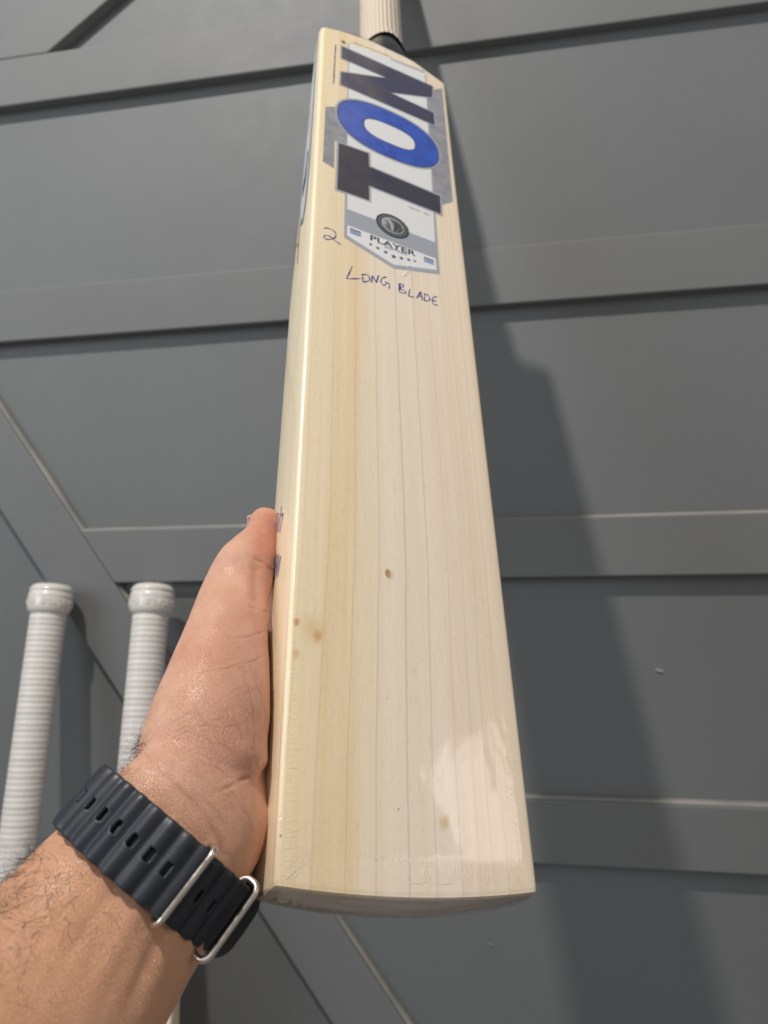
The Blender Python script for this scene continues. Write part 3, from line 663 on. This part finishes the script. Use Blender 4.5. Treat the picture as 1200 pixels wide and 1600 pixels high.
def grip_white():
    rings = []; y = .60
    while y < .872:
        rings.append((y, .0176 + .00010 * math.sin(y * 1150) + (.004 * math.exp(-(y - .60) / .012)))); y += .00125
    v, f = lathe(rings, 40)
    return v, f
v, f = grip_white(); mesh_obj('grip', v, f, GRIPW, hb)
v, f = lathe([(.8685, .0170), (.8700, .0188), (.8725, .0207), (.8760, .0216), (.8840, .0219), (.8848, .0216), (.8855, .0219), (.8900, .0217), (.8906, .0209), (.8918, .0207), (.8926, .0214), (.8950, .0213), (.8957, .0204), (.8975, .0196), (.8992, .0175), (.8999, .012), (.9, .005)], 48)
mesh_obj('grip_collar', v, f, CAPW, hb)
# raised moulding on the collar band
vs_, fs_ = [], []
r_ = random.Random(3)
for k in range(26):
    a0 = k * 2 * math.pi / 26; 
    if k % 7 == 6: continue
    for (da, y0_, y1_) in ((0, .8775, .8832), (.10, .8775 if k % 2 else .881, .8832 if k % 3 else .8805)):
        b = len(vs_)
        for yy in (y0_, y1_):
            for aa in (a0 + da, a0 + da + .055):
                for rr in (.0216, .02245): vs_.append((rr * math.cos(aa), yy, rr * math.sin(aa)))
        for q in ((1, 3, 7, 5), (0, 1, 5, 4), (2, 6, 7, 3), (0, 2, 3, 1), (4, 5, 7, 6)): fs_.append(tuple(b + i for i in q))
mo = mesh_obj('raised_moulding', vs_, fs_, CAPW, hb, smooth=False)
b2 = bpy.data.objects.new('blade', blade.data); C.objects.link(b2); b2.parent = hb
def pucker(s, q):
    a = s * 2 * math.pi; r = .0225 * (1 - q) + .002; return (r * math.cos(a), .8995 + .0045 * math.sin(q * 2.4) + .0016 * math.sin(a * 7) * q, r * math.sin(a))
film_patch('shrink_film', pucker, 48, 8, hb)
hb2, foot2 = leaning(t2, l2, 'spare bat with pale ribbed grip half hidden behind the hand and watch strap')
for ch in list(hb.children):
    c_ = ch.copy(); C.objects.link(c_); c_.parent = hb2
print('feet', foot1, foot2, (foot1 - foot2).length)

# ================================================================== HAND, ARM
person = empty('person', Matrix.Translation(Vector(CP(240, 1350, .262))), 'bare left hand and hairy forearm reaching in to hold the bat by its edge', 'person')
pinv = person.matrix_world.inverted()
def P(px, py, z): return Vector(CP(px, py, z))
def section_tube(secs, n=40, sub=5):
    """secs: (point, half width across, half depth); across = perpendicular to path and to the view"""
    pts = [np.array([*s[0], s[1], s[2], s[3] if len(s) > 3 else 0]) for s in secs]; path = cr(pts, sub); N = len(path); v, f = [], []; cp_ = W(0, 0, 0)
    for i, q in enumerate(path):
        a = path[max(0, i - 1)][:3]; b = path[min(N - 1, i + 1)][:3]; tg = (b - a) / np.linalg.norm(b - a)
        vd = q[:3] - cp_; vd /= np.linalg.norm(vd); vd = vd * .75 + fwd * .25
        ac = np.cross(tg, vd); ac /= np.linalg.norm(ac); dp = np.cross(ac, tg); tl = math.radians(q[5])
        if tl: sg = 1 if ac @ right > 0 else -1; aw = dp if dp @ vd > 0 else -dp; ac = ac * math.cos(tl) + aw * sg * math.sin(tl); dp = np.cross(ac, tg)
        for k in range(n):
            t_ = 2 * math.pi * k / n; v.append(q[:3] + (ac * math.cos(t_) * q[3] + dp * math.sin(t_) * q[4]) * .001)
    for i in range(N - 1):
        for k in range(n): a = i * n + k; b = i * n + (k + 1) % n; f.append((a, b, b + n, a + n))
    s = len(v); v.append(path[0][:3]); v.append(path[-1][:3])
    for k in range(n): f.append((s, (k + 1) % n, k)); f.append((s + 1, (N - 1) * n + k, (N - 1) * n + (k + 1) % n))
    return v, f
bodies = []
# forearm, wrist, heel of the palm, palm behind the blade
bodies.append(section_tube([
    (P(-2160, 4386, .079), 45, 42), (P(-739, 2588, .135), 43, 39), (P(-140, 1830, .192), 41, 36), (P(-50, 1700, .210), 40, 33), (P(42, 1600, .2265), 37.6, 30), (P(127, 1492, .2435), 35.5, 26), (P(190, 1410, .2545), 33.6, 23.5), (P(237, 1352, .2625), 31.6, 21.5),
    (P(276, 1305, .269), 30.8, 20, 6), (P(311, 1262, .279), 30.5, 19, 14), (P(341, 1215, .296), 32.5, 17.5, 26), (P(382, 1160, .330), 34, 15, 34), (P(432, 1105, .364), 36, 13.5, 24), (Vector(BW(-.030, .140, -.078)), 37, 12), (Vector(BW(-.018, .150, -.082)), 33, 9)]))
# thenar mound and thumb
bodies.append(section_tube([
    (P(330, 1270, .279), 16, 10), (P(316, 1215, .286), 25, 17), (P(320, 1160, .294), 24.6, 20), (P(332, 1105, .303), 23.4, 20), (P(345, 1040, .317), 20.8, 18.5), (P(358, 970, .332), 17.2, 15.2), (P(369, 925, .344), 15.6, 13.0),
    (P(383, 886, .352), 14.2, 11.4), (P(396, 862, .361), 12.0, 10.2), (P(410, 836, .370), 8.6, 9.2), (P(413.5, 815, .375), 7.9, 8.4), (P(412, 803, .378), 5.6, 6.2), (P(412, 798, .379), 2.5, 3)]))
# ball of the hand towards the little finger
bodies.append(section_tube([(P(326, 1300, .285), 10, 9), (P(354, 1250, .303), 15, 13), (P(374, 1205, .319), 16, 14), (P(390, 1150, .336), 13, 11)]))
bodies.append(section_tube([(P(326, 1372, .276), 8, 8), (P(358, 1362, .289), 13, 11), (P(390, 1344, .312), 17, 12), (P(428, 1290, .340), 18.5, 12), (P(468, 1215, .366), 12, 8)]))
# web between thumb and first finger
bodies.append(section_tube([(P(368, 1005, .330), 10, 10), (P(392, 1022, .346), 12, 10), (P(420, 1025, .366), 13, 9), (P(460, 1015, .384), 12, 9)]))
# four fingers wrapped across the back of the blade
FING = [
    [(-.052, .158, -.060, 11), (-.030, .174, -.074, 10), (-.008, .186, -.079, 9.4), (.008, .192, -.0765, 8.8), (.022, .196, -.069, 8.2), (.032, .198, -.0585, 7.4), (.036, .199, -.053, 4)],
    [(-.046, .138, -.064, 11.5), (-.022, .153, -.078, 10.4), (.000, .163, -.080, 9.8), (.016, .168, -.0745, 9.0), (.030, .171, -.0640, 8.4), (.040, .173, -.054, 7.4), (.043, .174, -.048, 4)],
    [(-.044, .116, -.064, 11), (-.022, .130, -.077, 10), (-.002, .138, -.079, 9.2), (.013, .142, -.0745, 8.6), (.026, .145, -.066, 8.0), (.036, .147, -.055, 7.0), (.039, .148, -.050, 4)],
    [(-.042, .094, -.062, 10), (-.024, .106, -.073, 9), (-.006, .112, -.0755, 8.2), (.006, .116, -.0730, 7.6), (.017, .118, -.067, 7.0), (.025, .120, -.0600, 6.2), (.028, .121, -.056, 3.5)]]
for fg in FING: bodies.append(section_tube([(Vector(BW(a, b, c)), r, r * .92) for a, b, c, r in fg], 24, 5))
allv, allf = [], []
for v, f in bodies:
    b = len(allv); allv += [tuple(pinv @ Vector(p)) for p in v]; allf += [tuple(i + b for i in q) for q in f]
arm = mesh_obj('arm', allv, allf, SKIN, None)
md = arm.modifiers.new('r', 'REMESH'); md.mode = 'VOXEL'; md.voxel_size = .00058; md.use_smooth_shade = True
md = arm.modifiers.new('s', 'SMOOTH'); md.factor = .5; md.iterations = 95
dg = bpy.context.evaluated_depsgraph_get(); me = bpy.data.meshes.new_from_object(arm.evaluated_get(dg)); arm.modifiers.clear(); arm.data = me
if not me.materials: me.materials.append(SKIN)
nvt = len(me.vertices); print('arm verts', nvt)
co_ = np.empty(nvt * 3, 'f'); me.vertices.foreach_get('co', co_); co_ = co_.reshape(-1, 3).astype(float)
no_ = np.empty(nvt * 3, 'f'); me.vertices.foreach_get('normal', no_); no_ = no_.reshape(-1, 3).astype(float)
wc = co_ + np.array(person.matrix_world.translation)
rel = wc - W(0, 0, 0); zc = rel @ fwd; px = 600 + F * (rel @ right) / zc; py = 800 + F * (rel @ down) / zc
facing = (no_ * -(rel / np.linalg.norm(rel, axis=1)[:, None])).sum(1)
front = facing > .02
def vnoise(p, s, seed):                       # cheap value noise from summed sines
    r_ = np.random.default_rng(seed); o = np.zeros(len(p))
    for k in range(7):
        d = r_.normal(size=3); d /= np.linalg.norm(d); o += np.sin((p @ d) * s * r_.uniform(.6, 1.7) + r_.uniform(0, 6.3))
    return o / 7
disp = vnoise(wc, 260, 1) * .00028 + vnoise(wc, 700, 2) * .00018
tone = np.zeros((nvt, 4)); tone[:, 3] = 1
CRE = []   # (pixel polyline, depth mm, half width mm, reach)
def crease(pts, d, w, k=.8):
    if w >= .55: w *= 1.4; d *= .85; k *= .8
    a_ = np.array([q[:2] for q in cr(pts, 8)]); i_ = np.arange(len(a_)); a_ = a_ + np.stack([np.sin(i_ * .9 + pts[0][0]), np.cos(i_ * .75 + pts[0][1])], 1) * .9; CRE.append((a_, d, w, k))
crease([(386, 864), (398, 872), (412, 880), (424, 889), (431, 893)], .6, .6, 1.0)
crease([(384, 945), (398, 950), (415, 955), (422, 956)], .45, .6)
crease([(352, 997), (380, 996), (400, 991), (414, 986)], .4, .55)
crease([(300, 1054), (340, 1046), (380, 1037), (418, 1024)], .32, .45)
crease([(282, 1056), (297, 1087), (311, 1116), (324, 1134), (342, 1158), (360, 1172), (380, 1180)], .35, .4)
crease([(270, 1147), (292, 1136), (324, 1134), (355, 1136), (371, 1134)], .3, .4)
crease([(344, 1098), (364, 1125), (376, 1143), (380, 1162)], .3, .5, .7)
crease([(378, 1055), (389, 1080), (396, 1116), (399, 1147), (398, 1180)], .3, .5, .7)
crease([(389, 1044), (405, 1078), (414, 1115), (412, 1150)], .35, .4)
crease([(254, 1147), (275, 1165), (306, 1188), (337, 1199), (360, 1215), (382, 1216), (405, 1202)], .3, .5, .7)
crease([(227, 1179), (248, 1195), (270, 1219), (288, 1237), (306, 1260)], .35, .5)
crease([(240, 1190), (273, 1223), (307, 1257), (333, 1293), (353, 1333), (366, 1368)], .8, 1.0, 1)
crease([(333, 1240), (367, 1225), (403, 1206)], .6, .8, 1)
crease([(304, 1116), (326, 1155), (350, 1190)], .25, .35)
crease([(250, 1170), (262, 1160), (290, 1144), (310, 1150)], .22, .35)
crease([(300, 1238), (330, 1258), (352, 1290)], .3, .5)
crease([(392, 1160), (400, 1185), (404, 1205)], .25, .5, .6)
crease([(350, 1225), (380, 1262), (398, 1300)], .25, .5)
r_ = np.random.default_rng(5)
for k in range(230):       # fine wrinkles over the thumb mound
    x0 = r_.uniform(225, 405); y0 = r_.uniform(1000, 1290)
    if x0 < 330 - (y0 - 1000) * .5 - 45: continue
    a = math.radians(r_.choice([58, 62, 50, 128, 165, 10], p=[.3, .2, .2, .1, .1, .1]) + r_.normal() * 8); L_ = r_.uniform(14, 44); bend = r_.normal() * 5
    d = np.array([math.cos(a), math.sin(a)]); n_ = np.array([-d[1], d[0]]); p0 = np.array([x0, y0])
    crease([p0 - d * L_ / 2, p0 + n_ * bend, p0 + d * L_ / 2], r_.uniform(.05, .17), r_.uniform(.2, .36), .4)
for k in range(26):        # long curved lines fanning over the palm
    x0 = r_.uniform(275, 400); y0 = r_.uniform(1080, 1240); a = math.radians(r_.choice([60, 72, 25, 150]) + r_.normal() * 7); L_ = r_.uniform(45, 95); d = np.array([math.cos(a), math.sin(a)]); n_ = np.array([-d[1], d[0]]); p0 = np.array([x0, y0]); bd = r_.normal() * 7
    crease([p0 - d * L_ / 2, p0 - d * L_ / 5 + n_ * bd * .8, p0 + d * L_ / 5 + n_ * bd, p0 + d * L_ / 2], r_.uniform(.12, .24), r_.uniform(.28, .42), .6)
for k in range(46):        # skin folds across the wrist side of the mound
    x0 = r_.uniform(215, 300); y0 = 1120 + (300 - x0) * .6 + r_.uniform(0, 60); a = math.radians(52 + r_.normal() * 5); L_ = r_.uniform(14, 30); d = np.array([math.cos(a), math.sin(a)]); p0 = np.array([x0, y0])
    crease([p0 - d * L_ / 2, p0 + np.array([1, -1]), p0 + d * L_ / 2], r_.uniform(.08, .16), r_.uniform(.25, .4), .3)
for Pq, dep, wid, kk in CRE:
    pad = wid * 4 * 4.5
    sel = np.where(front & (px > Pq[:, 0].min() - pad) & (px < Pq[:, 0].max() + pad) & (py > Pq[:, 1].min() - pad) & (py < Pq[:, 1].max() + pad) & (zc < .42))[0]
    if not len(sel): continue
    q = np.stack([px[sel], py[sel]], 1); best = np.full(len(sel), 1e9); tt = np.zeros(len(sel)); ns = len(Pq) - 1
    for i in range(ns):
        a, b = Pq[i], Pq[i + 1]; ab = b - a; t_ = np.clip(((q - a) @ ab) / (ab @ ab + 1e-9), 0, 1); d2 = np.linalg.norm(q - a - t_[:, None] * ab, axis=1)
        c_ = d2 < best; best[c_] = d2[c_]; tt[c_] = (i + t_[c_]) / ns
    mmd = best * zc[sel] / F * 1000; fade = np.clip(np.minimum(tt, 1 - tt) * 5, 0.12, 1)
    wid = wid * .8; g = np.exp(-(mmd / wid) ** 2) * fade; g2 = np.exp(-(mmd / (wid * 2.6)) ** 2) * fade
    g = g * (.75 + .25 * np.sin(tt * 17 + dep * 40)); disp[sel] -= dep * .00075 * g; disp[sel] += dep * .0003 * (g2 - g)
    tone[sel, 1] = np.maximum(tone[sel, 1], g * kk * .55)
# tendons / hollows of the wrist
def bump_line(a, b, amp, w):
    global disp
    a = np.array(a, float); b = np.array(b, float); q = np.stack([px, py], 1); ab = b - a; t_ = ((q - a) @ ab) / (ab @ ab); d2 = np.abs((q - a) @ np.array([-ab[1], ab[0]])) / np.linalg.norm(ab)
    disp = disp + np.where(front, amp * .001 * np.exp(-(d2 / w) ** 2) * np.clip(np.minimum(t_, 1 - t_) * 4, 0, 1), 0)
bump_line((300, 1250), (120, 1600), .8, 16); bump_line((330, 1290), (190, 1600), -1.0, 14); bump_line((285, 1230), (60, 1560), -.5, 14)
bump_line((398, 868), (404, 955), -1.3, 9); bump_line((380, 890), (386, 960), .5, 8); bump_line((350, 850), (372, 880), .7, 10)
# redness: thumb tip, palm
def blob(cx, cy, rx, ry): return np.exp(-(((px - cx) / rx) ** 2 + ((py - cy) / ry) ** 2)) * front
tone[:, 0] = np.clip(blob(418, 838, 26, 50) * 1.25 + blob(380, 1120, 60, 110) * .45 + blob(400, 1330, 40, 60) * .5 + blob(340, 1000, 60, 60) * .25 + blob(395, 930, 25, 60) * .3, 0, 1)
tone[:, 2] = np.clip((py - 1180 - (px - 250) * .55) / 160, 0, 1); tone[:, 2] = np.maximum(tone[:, 2], np.where(front, 0, .5))
co_ += no_ * disp[:, None]; me.vertices.foreach_set('co', co_.astype('f').ravel())
ca = me.color_attributes.new('tone', 'FLOAT_COLOR', 'POINT'); ca.data.foreach_set('color', tone.astype('f').ravel())
me.polygons.foreach_set('use_smooth', [True] * len(me.polygons)); me.update()
arm.parent = person
# flesh presses against the blade, never through it
def press():
    global co_
    w_ = co_ + np.array(person.matrix_world.translation); rl = (w_ - np.array(o0)); Rm = np.array([[mb[r][c] for c in range(3)] for r in range(3)]); q = rl @ Rm
    u, v_, n_ = q[:, 0], q[:, 1], q[:, 2]; th = np.interp(v_, [a for a, _ in TH], [b for _, b in TH]) / 1000; sp = np.interp(v_, [a for a, _ in SP], [b for _, b in SP]) / 1000
    back = -th - sp * np.clip(1 - np.abs(u) / .0497, 0, 1) ** 1.25
    ins = (np.abs(u) < .0545) & (n_ < .001) & (n_ > back - .0004) & (v_ > -.006)
    side = ins & ((u + .0545) < (n_ - back)) ; bk = ins & ~side
    q[side, 0] = -.0547; q[bk, 2] = back[bk] - .0006
    co_ = (q @ Rm.T) + np.array(o0) - np.array(person.matrix_world.translation)
press(); me.vertices.foreach_set('co', co_.astype('f').ravel()); me.update()
# thumbnail
def nail(c, nrm_, up, w, l, name='fingernail'):
    c = Vector(c); nrm_ = Vector(nrm_).normalized(); up = Vector(up); up = (up - nrm_ * up.dot(nrm_)).normalized(); sd = up.cross(nrm_); v, f = [], []
    for j in range(9):
        for i in range(9):
            a = (i / 8 - .5) * 2; b = (j / 8 - .5) * 2; e = math.sqrt(max(0, 1 - a * a * .35 * (1 if b > 0 else .6)))
            v.append(pinv @ (c + sd * (a * w) + up * (b * l * e) + nrm_ * (-.35 * w * a * a)))
    for j in range(8):
        for i in range(8): a = j * 9 + i; f.append((a, a + 1, a + 10, a + 9))
    o = mesh_obj(name, v, f, NAIL, person); md = o.modifiers.new('th', 'SOLIDIFY'); md.thickness = .0007; md.offset = 0; return o
tip = P(411, 821, .375); nail(tip + (Vector(right) * -.50 + Vector(fwd) * .86).normalized() * .0086, Vector(right) * -.50 + Vector(fwd) * .86, -Vector(down), .0056, .0058)
for fg in FING:
    a = Vector(BW(*fg[-2][:3])); pr = Vector(BW(*fg[-4][:3])); dr = (a - pr).normalized(); bk = (Vector(BW(0, 0, -1)) - Vector(BW(0, 0, 0))); bk = (bk + (Vector(BW(1, 0, 0)) - Vector(BW(0, 0, 0))) * .8).normalized(); bk = (bk - dr * bk.dot(dr)).normalized()
    nail(a + bk * (fg[-2][3] * .00093), bk, dr, .0052, .006)

# body hair
hv, hf = [], []
def hair(p, d, L_, r0, curl):
    pts = []; q = Vector(p); d = Vector(d).normalized(); ax = Vector(rng.normal(size=3)).normalized(); st_ = L_ / 7
    for i in range(8):
        pts.append(q.copy()); q = q + d * st_; d = (Matrix.Rotation(curl / 7, 3, ax) @ d).normalized()
    v, f = tube(pts, [r0 * (1 - .8 * i / 7) for i in range(8)], 3); b = len(hv); hv.extend([pinv @ x_ for x_ in v]); hf.extend([tuple(k + b for k in q_) for q_ in f])
wc = co_ + np.array(person.matrix_world.translation)
armdir = Vector(P(316, 1262, .275)) - Vector(P(127, 1492, .25)); armdir.normalize()
acr = Vector(right) * .6 + Vector(down) * .75
under_strap_d = lambda: None
mid = np.array(P(237, 1352, .263)); along = (wc - mid) @ np.array(armdir)
w_left = np.clip((facing - (-.45)) / .4, 0, 1) * np.clip((.62 - facing) / .5, 0, 1)
leftside = ((px + py * .8 - 0) < 0)
d_edge = (px - 90) * .784 + (py - 1310) * .62   # distance from the forearm's outer edge, px
dens1 = np.where((along < -.0135) & (along > -.12), np.exp(-np.clip(d_edge - 10, 0, None) / 42.0), 0) * (facing > -.5)
dens2 = np.where((along > .0145) & (along < .030) & (px < 262) & (py < 1215), np.exp(-np.clip((px - 185) * .784 + (py - 1190) * .62, 0, None) / 9.0), 0) * (facing > -.4)
for dens, N_, Lr in ((dens1, 1500, (.006, .016)), (dens2, 110, (.006, .012))):
    s_ = dens.sum()
    if s_ <= 0: continue
    ids = rng.choice(nvt, N_, p=dens / s_)
    for i in ids:
        n_ = Vector(no_[i]); tdir = -armdir * .7 + Vector(rng.normal(size=3)) * .75; tdir = tdir - n_ * tdir.dot(n_)
        hair(wc[i] - no_[i] * .0003, tdir.normalized() + n_ * rng.uniform(.25, .85), rng.uniform(*Lr), .00006, rng.uniform(.8, 3.2))
# sparse hairs over the forearm
dens3 = np.where((along < -.02) & front & (py > 1330) & (d_edge < 190), 1.0, 0) ; ids = rng.choice(nvt, 130, p=dens3 / dens3.sum())
for i in ids:
    n_ = Vector(no_[i]); tdir = -armdir * .8 + Vector(rng.normal(size=3)) * .5; tdir = tdir - n_ * tdir.dot(n_)
    hair(wc[i], tdir.normalized() + n_ * .15, rng.uniform(.004, .008), .00003, rng.uniform(.5, 2))
ho = mesh_obj('arm_hair', hv, hf, HAIR, person); ho['kind'] = 'stuff'

# ================================================================== WATCH
watch = empty('wristwatch', Matrix.Translation(Vector(P(237, 1352, .263))), 'dark navy wristwatch band with oval slots and two steel loops on the wrist', 'watch')
winv = watch.matrix_world.inverted()
cW = np.array(P(243, 1340, .263)); axW = np.array(P(302, 1272, .268)) - np.array(P(180, 1424, .2575)); axW /= np.linalg.norm(axW)
vdir = cW - W(0, 0, 0); vdir /= np.linalg.norm(vdir); axW -= vdir * (axW @ vdir) * .92; axW /= np.linalg.norm(axW); AW = np.cross(axW, vdir); AW /= np.linalg.norm(AW)
if AW @ right < 0: AW = -AW
BWv = -np.cross(axW, AW); 
if BWv @ fwd > 0: BWv = -BWv
RA, RBd = .0306, .0232
NPH = 2000; ph = np.linspace(0, 2 * math.pi, NPH + 1); arc = np.concatenate([[0], np.cumsum(np.hypot(np.diff(RA * np.cos(ph)), np.diff(RBd * np.sin(ph))))])
def ringpt(s, w, r):      # s arc length from the right-hand side over the front, w across the strap, r lift
    a = np.interp(s, arc, ph); cx_, sy_ = math.cos(a), math.sin(a); nx_, ny_ = RBd * cx_, RA * sy_; L_ = math.hypot(nx_, ny_)
    return cW + AW * (RA * cx_ + nx_ / L_ * r) + BWv * (RBd * sy_ + ny_ / L_ * r) + axW * w
def s_of(deg): return float(np.interp(math.radians(deg), ph, arc))
PER = .0064
S1 = s_of(74)             # loop 1
def strap_layer(name, s0, s1, r0, hw, slots, material, amp=.00066, phase=0, th=.0019, taper=0):
    ns = int((s1 - s0) / .00036); nw = int(2 * hw / .00036); v = {}; vs, fs = [], []
    for i in range(ns + 1):
        s = s0 + (s1 - s0) * i / ns; rid = amp * math.cos((s - S1) / PER * 2 * math.pi + phase)
        for j in range(nw + 1):
            w = -1 + 2 * j / nw; edge = hw * (1 + .006 * math.cos((s - S1) / PER * 2 * math.pi + phase))
            vs.append(winv @ Vector(ringpt(s, w * edge, r0 + rid - .0006 * abs(w) ** 12)))
    for i in range(ns):
        s = s0 + (s1 - s0) * (i + .5) / ns
        for j in range(nw):
            w = (-1 + 2 * (j + .5) / nw) * hw; skip = False
            for sl in slots:
                ds = s - sl; dw = max(0, abs(w) - .0014)
                if ds * ds + dw * dw < .00088 ** 2: skip = True; break
            if skip: continue
            a = i * (nw + 1) + j; fs.append((a, a + 1, a + nw + 2, a + nw + 1))
    o = mesh_obj(name, vs, fs, material, watch); md = o.modifiers.new('th', 'SOLIDIFY'); md.thickness = th; md.offset = 0; md = o.modifiers.new('b', 'SMOOTH'); md.iterations = 2; md.factor = .4
    return o
slots = [S1 + PER * (k + .62) for k in range(0, 8)]
strap_layer('strap', S1 - .004, s_of(212), .0038, .0119, slots, RUBBER, phase=math.pi * .75)
slots2 = [S1 - PER * (k + .55) for k in range(0, 4)] + [s_of(300)]
strap_layer('strap', s_of(-0) + .0002, s_of(359), .0016, .0115, [x_ for x_ in slots2 if x_ > .001], RUBBER2, phase=math.pi * .9)
strap_layer('strap', .0003, S1 - .010, .0018, .0124, [], BLACKRUB, phase=0) if False else None
def loop(s, hw, h, r, name='steel_loop', lift=.0022, tiltw=0.0):
    pts = []; c_ = lambda w_, rr: winv @ Vector(ringpt(s + tiltw * w_, w_, rr)); R0 = .0032
    for (cw, ch, a0) in ((hw - R0, h - R0 + lift, 0), (-hw + R0, h - R0 + lift, 90), (-hw + R0, R0 - .0018 + lift, 180), (hw - R0, R0 - .0018 + lift, 270)):
        for k in range(9):
            a = math.radians(a0 + k * 90 / 8); pts.append(c_(cw + R0 * math.cos(a), ch + R0 * math.sin(a)))
    v, f = tube(pts, r, 14, closed=True); return mesh_obj(name, v, f, STEEL, watch)
loop(S1 - .0030, .0137, .0058, .00112)
loop(s_of(27), .0137, .0060, .00112)
# watch body on the far side of the wrist
def rbox(cx_, cy_, cz_, r, name, material, ctr, X, Y, Z):
    v, f = [], []; n = 32; rows = [(-1, .86), (-.85, .97), (-.5, 1), (.5, 1), (.85, .97), (1, .86)]
    for (zz, k) in rows:
        for i in range(n):
            a = 2 * math.pi * i / n; c0, s0 = math.cos(a), math.sin(a); x = cx_ * k * math.copysign(abs(c0) ** .5, c0); y = cy_ * k * math.copysign(abs(s0) ** .5, s0)
            v.append(winv @ Vector(ctr + X * x + Y * y + Z * zz * cz_))
    for i in range(len(rows) - 1):
        for k in range(n): a = i * n + k; b = i * n + (k + 1) % n; f.append((a, b, b + n, a + n))
    f.append(tuple(reversed(range(n)))); f.append(tuple(range((len(rows) - 1) * n, len(rows) * n)))
    return mesh_obj(name, v, f, material, watch, sharp=math.radians(50))
a = math.radians(-52); rad = AW * math.cos(a) * RBd + BWv * math.sin(a) * RA; rad /= np.linalg.norm(rad); tan_ = np.cross(axW, rad)
ctr = cW + AW * RA * math.cos(a) + BWv * RBd * math.sin(a) + rad * .0090
rbox(.0150, .0205, .0065, .004, 'watch_case', BLACKRUB, ctr, axW, tan_, rad)
rbox(.0125, .0175, .0008, .004, 'watch_glass', GLASSB, ctr + rad * .0070, axW, tan_, rad)
